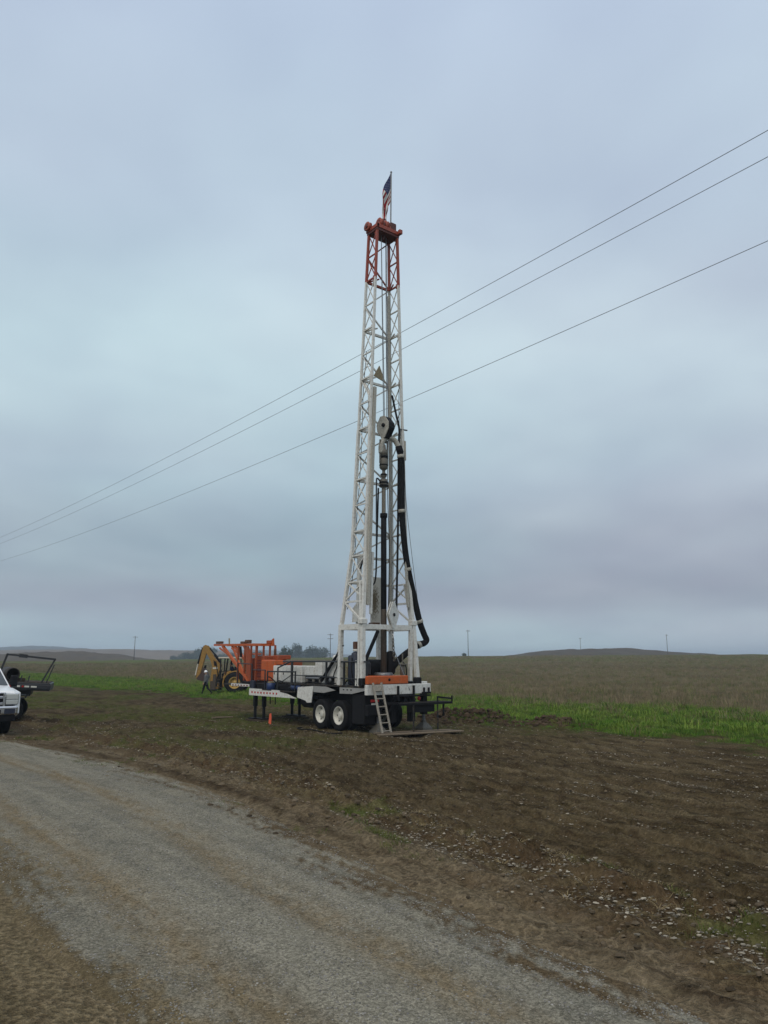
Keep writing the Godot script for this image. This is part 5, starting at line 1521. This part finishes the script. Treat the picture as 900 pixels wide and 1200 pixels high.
# ------------------------------------------------------------------ flatbed with rack
func build_flatbed() -> void:
	var K: Material = mats.black_paint
	var x0 := -14.15
	var z0 := -30.0
	var b := node(self, "flatbed_trailer", Vector3(x0, ground_y(x0, z0) + 0.02, z0))
	b.rotation = Vector3(0, deg_to_rad(20), deg_to_rad(-3.2))
	tag(b, "black flatbed trailer with tubular rack behind the white pickup", "trailer")
	box(b, "bed", Vector3(-3.6, 1.14, -1.15), Vector3(1.18, 1.42, 1.15), K, 0.02)
	box(b, "side_rail", Vector3(-3.6, 1.2, 1.15), Vector3(1.2, 1.36, 1.19), K)
	box(b, "sub_frame", Vector3(-3.4, 0.95, -0.5), Vector3(0.5, 1.14, 0.5), K)
	for k in 10: box(b, "deck_plank", Vector3(-3.55 + k * 0.47, 1.422, -1.1), Vector3(-3.1 + k * 0.47, 1.45, 1.1), mats.wood_dark, 0.005)
	for q in [[-0.62, 0.12, 0], [-0.45, 0.03, 1], [0.1, 0.05, 0], [0.24, 0.03, 1], [0.38, 0.08, 0], [0.62, 0.1, 0], [-0.2, 0.04, 1]]:
		box(b, "marker_lamp", Vector3(q[0] - q[1], 1.25, 1.18), Vector3(q[0] + q[1], 1.31, 1.2), mats.pale_plate if q[2] == 0 else mats.red_glass, 0.004)
	for side in [-1.0, 1.0]:
		wheel(b, Vector3(-0.05, 0.4, side * 0.95), 0.4, 0.25, mats.black_paint, side, 0.55)
		wheel(b, Vector3(-0.95, 0.4, side * 0.95), 0.4, 0.25, mats.black_paint, side, 0.55)
		box(b, "fender", Vector3(-1.4, 0.84, side * 0.95 - 0.16), Vector3(0.35, 0.88, side * 0.95 + 0.16), K)
		bar(b, "hanger", Vector3(-0.3, 0.6, side * 0.8), Vector3(0.05, 1.14, side * 0.8), 0.06, 0.06, K)
		bar(b, "hanger", Vector3(0.35, 0.85, side * 0.8), Vector3(0.5, 1.14, side * 0.8), 0.05, 0.05, K)
	tube(b, "axle", Vector3(-0.05, 0.4, -0.9), Vector3(-0.05, 0.4, 0.9), 0.05, K)
	tube(b, "axle", Vector3(-0.95, 0.4, -0.9), Vector3(-0.95, 0.4, 0.9), 0.05, K)
	box(b, "step_bar", Vector3(-0.8, 0.72, 1.0), Vector3(-0.2, 0.76, 1.1), K)
	var r := node(b, "rack")
	var tl := Vector3(-0.44, 2.42, 1.1)
	var tr := Vector3(1.22, 2.32, 1.1)
	bar(r, "post", Vector3(-0.68, 1.42, 1.1), tl, 0.07, 0.07, K)
	bar(r, "post", Vector3(0.85, 1.42, 1.1), tr, 0.06, 0.06, K)
	bar(r, "post", Vector3(1.02, 1.42, 1.1), tr + Vector3(0, -0.2, 0), 0.04, 0.04, K)
	bar(r, "top_bar", tl + Vector3(-0.03, 0, 0), tr + Vector3(0.03, 0, 0), 0.07, 0.07, K)
	bar(r, "top_plate", tl.lerp(tr, 0.24), tl.lerp(tr, 0.42), 0.09, 0.13, K)
	for x in [0.12, 0.38]: bar(r, "stake", Vector3(x, 1.42, 1.05), Vector3(x + 0.04, 1.68, 1.05), 0.04, 0.04, K)
	var cp := put(self, "casing_pipe", lathe([Vector2(0.0, -0.98), Vector2(0.21, -0.98), Vector2(0.24, -1.0), Vector2(0.24, 1.0), Vector2(0.21, 1.0), Vector2(0.2, -0.9), Vector2(0.0, -0.92)], 28), mats.dark_pipe)
	cp.transform = b.transform * Transform3D(Basis(UPV, 0.22) * Basis(Vector3(1, 0, 0), PI / 2), Vector3(-0.38, 1.695, 0.0))
	tag(cp, "wide dark steel pipe lying across the flatbed trailer deck", "pipe")
	var cp2 := put(self, "timber_block", cbox(Vector3(0.5, 0.12, 0.3), 0.01), mats.wood_dark)
	cp2.transform = b.transform * Transform3D(Basis(), Vector3(0.0, 1.512, 0.7))
	tag(cp2, "dark timber block beside the pipe on the flatbed trailer", "timber")

# ------------------------------------------------------------------ poles and wires
func utility_pole(at: Vector3, top: float, arms: int, label: String, turn := 0.0, r := 0.16) -> Node3D:
	var p := node(self, "utility_pole", at)
	p.rotation.y = turn
	tag(p, label, "utility pole", "utility poles across the fields")
	var h := top - at.y
	put(p, "pole", sweep(PackedVector3Array([Vector3(0, -0.3, 0), Vector3(0, h * 0.5, 0), Vector3(0, h, 0)]), r, r * 0.65, 10), mats.pole_wood)
	for k in arms:
		var y := h - 0.5 - k * 1.5
		box(p, "crossarm", Vector3(-1.1, y - 0.07, 0.1), Vector3(1.1, y + 0.07, 0.22), mats.pole_wood)
		for x in [-1.0, -0.4, 0.4, 1.0]: drum(p, "insulator", Vector3(x, y + 0.07, 0.16), Vector3(x, y + 0.25, 0.16), 0.06, mats.grey_paint)
	return p

func wire(at: Vector3, d: Vector3, qa: float, qb: float, y: float, from: float, to: float, label: String) -> void:
	var pts := PackedVector3Array()
	for k in 41:
		var q := lerpf(from, to, k / 40.0)
		pts.append(Vector3(at.x + d.x * q, y + 0.00032 * (q - qa) * (q - qb), at.z + d.z * q))
	var o := put(self, "power_line", sweep(pts, 0.0095, 0.0095, 6), mats.wire)
	tag(o, label, "power line", "overhead power lines")

func build_lines() -> void:
	var d := Vector3(0.621, 0, 0.784)
	wire(Vector3(10.0, 0, -17.5), d, -86.0, 0.0, 16.0, -136.0, 46.0, "uppermost overhead wire crossing the sky behind the mast")
	wire(Vector3(10.5, 0, -18.6), d, -91.0, 0.0, 16.0, -136.0, 46.0, "middle overhead wire, just beneath the uppermost one")
	wire(Vector3(10.8, 0, -19.4), d, -85.0, 0.0, 14.0, -136.0, 46.0, "lowest overhead wire, well below the other two")
	for q: float in [-136.0, 46.0]:
		var y := 16.0 + 0.00032 * (q + 86.0) * q
		var c := Vector3(10.4, 0, -18.2) + d * q
		var p := node(self, "line_pole", Vector3(c.x + 0.3, ground_y(c.x, c.z), c.z - 0.2))
		p.rotation.y = atan2(0.621, 0.784)
		tag(p, "wooden pole carrying the three overhead wires, far end" if q < 0 else "wooden pole carrying the three overhead wires, near end", "utility pole")
		put(p, "pole", sweep(PackedVector3Array([Vector3(0, -0.3, 0), Vector3(0, y - p.position.y + 0.2, 0)]), 0.19, 0.12, 10), mats.pole_wood)
		box(p, "crossarm", Vector3(-1.2, y - p.position.y - 0.16, -0.07), Vector3(1.2, y - p.position.y - 0.02, 0.07), mats.pole_wood)
		box(p, "crossarm", Vector3(-0.2, y - p.position.y - 2.16, -0.07), Vector3(1.6, y - p.position.y - 2.02, 0.07), mats.pole_wood)
	var spots := [[-109.9, -340.0, 12.4, 1, "lone utility pole far off beyond the white pickup"], [36.0, -330.0, 14.7, 1, "tallest utility pole on the horizon nearest the rig hose"], [122.3, -480.0, 15.4, 1, "small utility pole standing before the dark brown hill top"], [146.9, -400.0, 15.0, 1, "utility pole over the falling end of the brown hill"], [-20.2, -290.0, 11.9, 2, "utility pole with two crossarms beside the mast foot"]]
	for s in spots:
		utility_pole(Vector3(s[0], ground_y(s[0], s[1]), s[1]), s[2], s[3], s[4], 0.5 if s[3] == 1 else 0.1)

# ------------------------------------------------------------------ hills and trees
func hill(cx: float, cz: float, wx: float, wz: float, top: float, col: Color, col2: Color, label: String, skew := 0.0) -> void:
	var xs := PackedFloat32Array()
	var zs := PackedFloat32Array()
	for i in 121: xs.append(-1.0 + i / 60.0)
	for j in 31: zs.append(-1.0 + j / 15.0)
	var fy := func(x: float, z: float) -> float:
		var xx := x - skew * (1.0 - absf(x))
		var r := sqrt(xx * xx + z * z)
		var k := pow(maxf(0.0, 1.0 - r * r), 1.35)
		return -4.0 + (top + 4.0) * k * (1.0 + 0.10 * noise_b.get_noise_2d(x * 60.0 + cx, z * 30.0))
	var fc := func(x: float, z: float) -> Color:
		return mixc(col, col2, 0.5 + 1.4 * noise_b.get_noise_2d(x * 70.0 + cx, z * 260.0 + x * 40.0))
	var o := put(self, "hill", grid_mesh(xs, zs, fy, fc), mats.hill)
	o.transform = Transform3D(Basis(Vector3(wx, 0, 0), UPV, Vector3(0, 0, wz)), Vector3(cx, 0, cz))
	tag(o, label, "hill", "", "structure")

func tree(at: Vector3, h: float, w: float, seed_: int, label: String, group: String) -> Node3D:
	var r := RandomNumberGenerator.new(); r.seed = seed_
	var t := node(self, "tree", at)
	tag(t, label, "tree", group)
	var trunk := SurfaceTool.new()
	trunk.begin(Mesh.PRIMITIVE_TRIANGLES)
	trunk.append_from(sweep(smooth_path([Vector3(0, -0.2, 0), Vector3(0.05 * w, h * 0.25, 0), Vector3(0, h * 0.55, 0.03 * w), Vector3(0, h * 0.85, 0)], 4), 0.035 * h, 0.008 * h, 8), 0, Transform3D())
	var lobes := [[Vector3(0, h * 0.72, 0), w * 0.30]]
	for k in 10:
		var a := TAU * k / 5.2 + r.randf_range(-0.3, 0.3)
		var y := h * r.randf_range(0.2, 0.72)
		var c := Vector3(cos(a) * w * r.randf_range(0.2, 0.36), y, sin(a) * w * r.randf_range(0.2, 0.36))
		lobes.append([c, w * r.randf_range(0.17, 0.27)])
		trunk.append_from(sweep(smooth_path([Vector3(0, y * 0.6, 0), c * Vector3(0.4, 0.85, 0.4), c], 3), 0.014 * h, 0.004 * h, 6), 0, Transform3D())
	put(t, "trunk", trunk.commit(), mats.bark)
	var st := SurfaceTool.new(); st.begin(Mesh.PRIMITIVE_TRIANGLES); st.set_smooth_group(-1)
	for L in lobes:
		for k in 190:
			var d := Vector3(r.randfn(), r.randfn() * 0.85, r.randfn()).normalized()
			var p: Vector3 = L[0] + d * L[1] * pow(r.randf(), 0.4) * r.randf_range(0.85, 1.2)
			var s := w * r.randf_range(0.022, 0.05)
			var u := Vector3(r.randfn(), r.randfn(), r.randfn()).normalized() * s
			var v := u.cross(Vector3(r.randfn(), r.randfn(), r.randfn())).normalized() * s * 0.7
			var q := r.randf_range(0.6, 1.25)
			st.set_color(Color(0.040 * q, 0.062 * q, 0.030 * q))
			quad(st, p - u, p + v, p + u, p - v)
	put(t, "crown", done(st), mats.leaves)
	return t

func build_far() -> void:
	hill(-178.0, -430.0, 80.0, 120.0, 6.3, Color(0.105, 0.085, 0.060), Color(0.085, 0.068, 0.048), "low dark brown hill beyond the field on the pickup side")
	hill(-330.0, -900.0, 420.0, 200.0, 13.0, Color(0.190, 0.150, 0.115), Color(0.150, 0.120, 0.090), "pale brown far slope behind the low dark hill")
	hill(-760.0, -1700.0, 300.0, 320.0, 29.0, Color(0.10, 0.10, 0.085), Color(0.08, 0.08, 0.07), "hazy blue rounded hill on the horizon above the trailer rack")
	hill(-420.0, -2200.0, 560.0, 400.0, 27.0, Color(0.10, 0.10, 0.085), Color(0.08, 0.08, 0.07), "long faint ridge on the horizon behind the backhoe")
	hill(186.0, -520.0, 160.0, 150.0, 9.2, Color(0.085, 0.066, 0.042), Color(0.064, 0.048, 0.030), "bare dark brown hill rising beyond the open field", -0.35)
	var spots := [[346, 577.5, 9.3, 5.4, "tallest hazy tree in the group behind the white housing"], [366, 577.5, 7.8, 6.0, "broad hazy tree close to the two-armed pole"], [378, 595.0, 7.6, 5.0, "hazy tree partly hidden by the mast foot"], [335, 345.0, 6.8, 5.0, "low hazy tree just beyond the orange engine housing"], [356, 612.5, 5.9, 5.2, "small hazy tree between two taller ones behind the white housing"], [237, 665.0, 7.2, 5.6, "dark hazy tree behind the backhoe arm, away from the cab"], [247, 682.5, 7.6, 5.2, "dark hazy tree seen through the crook of the backhoe arm"]]
	var n := 0
	for s in spots:
		var x: float = (s[0] - 450) * s[1] * 0.001103
		n += 1
		var gy := ground_y(x, -s[1])
		tree(Vector3(x, gy, -s[1]), 2.5 + (s[2] * 1.12 - 2.5) * s[1] / 330.0 - gy, s[3] * s[1] / 330.0 * 1.25, 100 + n, s[4], "")
	var r := RandomNumberGenerator.new(); r.seed = 5
	var ord := ["first", "second", "third", "fourth", "fifth", "sixth", "seventh", "eighth", "ninth", "tenth", "eleventh", "twelfth", "thirteenth", "fourteenth", "fifteenth", "sixteenth"]
	var proto := []
	for k in 16:
		var u := 203.0 + k * 8.4 + r.randf_range(-2, 2)
		var dd := r.randf_range(600.0, 680.0)
		var x := (u - 450.0) * dd * 0.001103
		var label: String = "%s small hazy tree of the far row, counted from the pickup side" % ord[k]
		var c: Node3D
		if k < 2:
			c = tree(Vector3.ZERO, 9.0 - k, 9.0 + k, 301 + k, label, "far row of trees")
			proto.append(c)
		else:
			c = proto[k % 2].duplicate()
			c.name = "tree_%03d" % (40 + k)
			add_child(c, true)
			c.set_meta("label", label)
		c.position = Vector3(x, ground_y(x, -dd) + 2.0, -dd)
		c.scale = Vector3.ONE * r.randf_range(0.75, 1.15)
		c.rotation.y = r.randf() * TAU
	for s in [[544, 320.0, 1.3, "tiny dark shrub on the skyline near the tall pole"], [742, 500.0, 2.6, "small pale shrub on the brown hill's far slope, nearer its top"], [765, 500.0, 2.4, "small pale shrub lower on the brown hill's far slope"]]:
		var x: float = (s[0] - 450) * s[1] * 0.001103
		var t := tree(Vector3(x, maxf(ground_y(x, -s[1]), 4.6 if s[0] > 600 else -99.0), -s[1]), s[2], s[2] * 1.5, int(s[0]), s[3], "")
		t.name = "shrub_%03d" % int(s[0] - 500)
		t.set_meta("category", "shrub")

# ------------------------------------------------------------------ small things on the ground
func build_small() -> void:
	var g := func(x: float, z: float) -> Vector3: return Vector3(x, ground_y(x, z), z)
	var p: Vector3 = g.call(-4.32, -29.7)
	var s := node(self, "marker_stake", p)
	s.rotation.z = -0.06
	tag(s, "orange marker stake standing in the dirt before the trailer", "stake")
	box(s, "stake", Vector3(-0.022, -0.1, -0.012), Vector3(0.022, 0.42, 0.012), mats.wood)
	ext(s, "ribbon", [Vector2(-0.05, 0.06), Vector2(0.05, 0.02), Vector2(0.045, 0.3), Vector2(0.02, 0.43), Vector2(-0.04, 0.4)], -0.016, 0.016, mats.fluor_orange)
	# hose loop by the wheels
	var base := Transform3D(Basis(UPV, deg_to_rad(128.4)), Vector3(-0.1575, 0.03, -27.5))
	var pts := []
	for q in [Vector2(2.9, -1.35), Vector2(2.6, -1.75), Vector2(2.0, -2.0), Vector2(1.3, -1.95), Vector2(0.6, -1.7), Vector2(0.2, -1.45)]:
		var w := base * Vector3(q.x, 0, q.y)
		pts.append(Vector3(w.x, ground_y(w.x, w.z) + 0.03, w.z))
	var h := put(self, "air_hose", sweep(smooth_path(pts), 0.022, 0.022, 8), mats.rubber)
	tag(h, "thin black hose curling on the dirt beside the trailer wheels", "hose")
	var w := base * Vector3(8.2, 0, -1.9)
	var st := put(self, "timber_offcut", cbox(Vector3(0.9, 0.05, 0.14), 0.01), mats.wood)
	st.transform = Transform3D(Basis(UPV, 0.5), Vector3(w.x, ground_y(w.x, w.z) + 0.03, w.z))
	tag(st, "short pale plank lying in the dirt by the front jacks", "plank")
	# blocks under the front jacks
	for k in 2:
		var q: Vector3 = base * [Vector3(6.6, 0, -1.06), Vector3(7.2, 0, 1.05)][k]
		var bl := put(self, "jack_mat", cbox(Vector3(1.3, 0.1, 0.6), 0.015), mats.wood_dark)
		bl.transform = Transform3D(Basis(UPV, deg_to_rad(128.4)), Vector3(q.x, 0.035, q.z))
		tag(bl, "dark timber mat under the near front jacks" if k == 0 else "dark timber mat under the far front jacks", "timber mat")

# ------------------------------------------------------------------
func build_materials() -> void:
	unit_box = BoxMesh.new()
	unit_tube = CylinderMesh.new()
	unit_tube.top_radius = 1.0; unit_tube.bottom_radius = 1.0; unit_tube.height = 1.0
	unit_tube.radial_segments = 12; unit_tube.rings = 0
	var grime := noise_tex("grime", 0.02, 0.86, 1.0, 512, 1.4, 21)
	var worn := noise_tex("worn", 0.03, 0.62, 1.0, 512, 1.6, 22)
	mat("rig_white", Color(0.74, 0.74, 0.70), 0.5, 0, grime, 0.9)
	mat("tan_white", Color(0.56, 0.54, 0.47), 0.6, 0, worn, 1.1)
	mat("wheel_white", Color(0.66, 0.65, 0.58), 0.5, 0, grime, 1.3)
	mat("hat_white", Color(0.8, 0.8, 0.8), 0.35)
	mat("grey_paint", Color(0.34, 0.34, 0.33), 0.6, 0, grime, 0.8)
	mat("black", Color(0.016, 0.016, 0.018), 0.55, 0, grime, 0.7)
	mat("black_paint", Color(0.020, 0.022, 0.026), 0.45, 0, grime, 0.9)
	mat("deck", Color(0.045, 0.046, 0.047), 0.7, 0, worn, 0.8)
	mat("orange", Color(0.56, 0.105, 0.014), 0.45, 0, grime, 0.7)
	mat("orange_worn", Color(0.46, 0.088, 0.022), 0.6, 0, worn, 0.9)
	mat("crown_red", Color(0.44, 0.070, 0.030), 0.55, 0, worn, 1.0)
	mat("crown_dark", Color(0.13, 0.028, 0.020), 0.65, 0, worn, 1.0)
	mat("dark_red", Color(0.16, 0.022, 0.016), 0.5)
	mat("red_glass", Color(0.42, 0.020, 0.018), 0.25)
	mat("rubber", Color(0.014, 0.014, 0.015), 0.75, 0, grime, 1.0)
	mat("steel", Color(0.28, 0.29, 0.30), 0.4, 0.6, worn, 1.0)
	mat("steel_blue", Color(0.20, 0.23, 0.28), 0.45, 0.3, worn, 1.0)
	mat("mud_steel", Color(0.20, 0.185, 0.155), 0.65, 0.2, worn, 1.2)
	mat("tan_steel", Color(0.30, 0.265, 0.21), 0.6, 0.1, worn, 1.2)
	mat("brown_steel", Color(0.085, 0.062, 0.042), 0.65, 0.1, worn, 0.9)
	mat("rust", Color(0.16, 0.075, 0.045), 0.8, 0, worn, 1.2)
	mat("tan_paint", Color(0.42, 0.34, 0.20), 0.6, 0, worn, 1.0)
	mat("navy", Color(0.016, 0.022, 0.045), 0.5, 0, grime, 1.0)
	mat("blue", Color(0.020, 0.045, 0.15), 0.4, 0, grime, 1.0)
	mat("pale_plate", Color(0.55, 0.55, 0.50), 0.5)
	mat("alu", Color(0.47, 0.42, 0.34), 0.55, 0.1, worn, 1.0)
	mat("wood", Color(0.25, 0.20, 0.145), 0.85, 0, worn, 1.4)
	mat("wood_dark", Color(0.085, 0.068, 0.050), 0.9, 0, worn, 1.4)
	mat("pole_wood", Color(0.075, 0.062, 0.050), 0.9)
	mat("wire", Color(0.09, 0.09, 0.095), 0.6)
	mat("digger_yellow", Color(0.44, 0.235, 0.035), 0.55, 0, worn, 0.8)
	mat("yellow_rim", Color(0.48, 0.30, 0.07), 0.5, 0, grime, 0.8)
	mat("roof_tan", Color(0.50, 0.44, 0.36), 0.6)
	mat("rod_white", Color(0.62, 0.60, 0.55), 0.4)
	mat("bucket_brown", Color(0.075, 0.042, 0.035), 0.7, 0, worn, 1.0)
	mat("truck_white", Color(0.78, 0.79, 0.80), 0.25).clearcoat_enabled = true
	mat("chrome", Color(0.62, 0.63, 0.65), 0.18, 0.9)
	mat("lamp_glass", Color(0.55, 0.57, 0.56), 0.12, 0.2)
	mat("dark_pipe", Color(0.035, 0.028, 0.025), 0.7, 0, worn, 1.0)
	mat("fluor_orange", Color(0.70, 0.11, 0.05), 0.6)
	mat("bark", Color(0.06, 0.05, 0.04), 0.9)
	vmat("leaves", 0.8)
	vmat("hill", 0.95, noise_tex("blotch", 0.02, 0.92, 1.0, 512, 1.5, 8), 0.02)
	var stain := FastNoiseLite.new()
	stain.seed = 41
	stain.frequency = 0.016
	stain.fractal_octaves = 6
	stain.fractal_gain = 0.62
	var si := stain.get_seamless_image(512, 512)
	si.convert(Image.FORMAT_L8)
	var sd := si.get_data()
	var out := PackedByteArray()
	out.resize(512 * 512 * 4)
	for i in sd.size():
		var k := smoothstep(0.56, 0.80, sd[i] / 255.0)
		out[i * 4] = 112; out[i * 4 + 1] = 88; out[i * 4 + 2] = 62; out[i * 4 + 3] = int(125 * k)
	var stain_tex := ImageTexture.create_from_image(Image.create_from_data(512, 512, false, Image.FORMAT_RGBA8, out))
	for q in ["rig_white", "wheel_white", "orange", "orange_worn", "crown_red", "digger_yellow", "deck"]:
		var sm2: StandardMaterial3D = mats[q]
		sm2.detail_enabled = true
		sm2.detail_blend_mode = BaseMaterial3D.BLEND_MODE_MIX
		sm2.detail_uv_layer = BaseMaterial3D.DETAIL_UV_2
		sm2.uv2_triplanar = true
		sm2.uv2_world_triplanar = true
		sm2.uv2_scale = Vector3(0.8, 0.45, 0.8)
		sm2.detail_albedo = stain_tex
	for q in ["rubber", "black", "deck", "wood", "wood_dark", "pole_wood", "bark"]: mats[q].metallic_specular = 0.2
	var g := mat("glass", Color(0.04, 0.05, 0.055), 0.05)
	g.metallic_specular = 0.7
	# white sheet with a brown oil stain
	var im := Image.create(256, 256, false, Image.FORMAT_RGB8)
	for j in 256:
		for i in 256:
			var a := (i - 130.0) / 60.0 + noise.get_noise_2d(i * 0.4, j * 0.15) * 0.9
			var b := (j - 135.0) / 90.0 + noise.get_noise_2d(i * 0.3 + 50, j * 0.3) * 0.5
			var k := smoothstep(1.1, 0.5, sqrt(a * a + b * b))
			k = maxf(k, 0.8 * smoothstep(0.35, 0.15, absf((i - 118.0) / 60.0 + noise.get_noise_2d(i * 0.5, j * 0.1))) * smoothstep(90, 140, j) * smoothstep(250, 225, j))
			var c := Color(0.58, 0.57, 0.51).lerp(Color(0.10, 0.072, 0.030), clampf(k + noise.get_noise_2d(i * 1.2, j * 1.2) * 0.25 * k, 0, 1))
			im.set_pixel(i, j, c.linear_to_srgb())
	var sm := mat("stained", Color.WHITE, 0.6, 0, ImageTexture.create_from_image(im), 0.5)
	sm.uv1_world_triplanar = false
	sm.uv1_scale = Vector3(1.1, 0.58, 1.1)
	sm.uv1_offset = Vector3(0.85, 0.85, 0)

func _ready() -> void:
	# camera
	var cam := Camera3D.new()
	cam.name = "camera"
	cam.fov = rad_to_deg(2.0 * atan(600.0 / 890.0))
	cam.near = 0.1
	cam.far = 9000.0
	cam.position = Vector3(0, 2.5, 0)
	cam.rotation.x = atan(172.0 / 890.0)
	add_child(cam)
	cam.current = true
	# sky, haze and exposure
	var pano := PanoramaSkyMaterial.new()
	pano.panorama = ImageTexture.create_from_image(sky_image())
	var sky := Sky.new()
	sky.sky_material = pano
	var env := Environment.new()
	env.background_mode = Environment.BG_SKY
	env.sky = sky
	env.tonemap_mode = Environment.TONE_MAPPER_LINEAR
	env.tonemap_exposure = 1.0
	env.fog_enabled = true
	env.fog_density = 0.00052
	env.fog_light_color = Color(0.78, 0.84, 0.90)
	env.sdfgi_enabled = true
	env.ssao_enabled = true
	env.ssil_enabled = true
	var we := WorldEnvironment.new()
	we.name = "world_environment"
	we.environment = env
	add_child(we)
	# the veiled sun
	var sun := DirectionalLight3D.new()
	sun.name = "sun"
	sun.light_energy = 0.5
	sun.light_color = Color(1.0, 0.94, 0.85)
	sun.light_angular_distance = 60.0
	sun.shadow_enabled = true
	sun.rotation_degrees = Vector3(-52, -25, 0)
	add_child(sun)
	# noise fields
	noise.noise_type = FastNoiseLite.TYPE_SIMPLEX
	noise.frequency = 0.25; noise.fractal_octaves = 3; noise.seed = 3
	noise_b.noise_type = FastNoiseLite.TYPE_SIMPLEX_SMOOTH
	noise_b.frequency = 0.12; noise_b.fractal_octaves = 3; noise_b.seed = 14
	noise_c.noise_type = FastNoiseLite.TYPE_SIMPLEX_SMOOTH
	noise_c.frequency = 0.12; noise_c.fractal_octaves = 3; noise_c.seed = 25
	build_materials()
	# ground
	var gm := vmat("soil", 0.95, noise_tex("soil", 0.03, 0.62, 1.0, 1024, 1.7, 6), 0.43)
	gm.detail_enabled = true
	gm.detail_blend_mode = BaseMaterial3D.BLEND_MODE_MUL
	gm.detail_uv_layer = BaseMaterial3D.DETAIL_UV_2
	gm.uv2_triplanar = true
	gm.uv2_world_triplanar = true
	gm.uv2_scale = Vector3.ONE * 0.11
	gm.detail_albedo = noise_tex("blotch", 0.02, 0.92, 1.0, 512, 1.5, 8)
	gm.heightmap_enabled = true
	gm.heightmap_scale = 2.0
	gm.heightmap_texture = noise_tex("soil_height", 0.03, 0.0, 1.0, 1024, 1.7, 6)
	var xs := axis_steps(0.0, 3200.0, 0.085, 0.022)
	var neg := xs.duplicate()
	neg.reverse()
	var allx := PackedFloat32Array()
	for v in neg: allx.append(-v)
	for i in range(1, xs.size()): allx.append(xs[i])
	var zs := axis_steps(2.6, 3400.0, 0.065, 0.0125)
	zs.reverse()
	var allz := PackedFloat32Array()
	for v in zs: allz.append(-v)
	for v in [-2.0, -1.4, -0.8, 0.0, 1.0, 2.2, 4.0, 7.0, 12.0, 20.0, 35.0, 60.0]: allz.append(v)
	var gy := func(x: float, z: float) -> float:
		var y := ground_y(x, z)
		var s := -0.6 * x - 0.8 * z
		var t := 0.8 * x - 0.6 * z
		if t > 1.0 and t < 6.0 and s > -8.0 and s < 139.0:
			var e := road_edge(s)
			var l := left_edge(s)
			y -= 0.07 * smoothstep(l - 0.02, l + 0.3, t) * smoothstep(e - 0.02, e - 0.3, t)
		return y
	var g := put(self, "ground", grid_mesh(allx, allz, gy, ground_color), gm)
	tag(g, "wide field with bare dirt, a green strip and dry brown grass", "ground", "", "structure")
	print("ground ", allx.size(), " x ", allz.size(), " ", Time.get_ticks_msec())
	build_road()
	build_far()
	build_rig()
	build_tackle()
	build_backhoe()
	build_people()
	build_pickup()
	build_flatbed()
	build_lines()
	build_small()
	print("things ", Time.get_ticks_msec())
	scatter_all()
	print("scatter ", Time.get_ticks_msec())
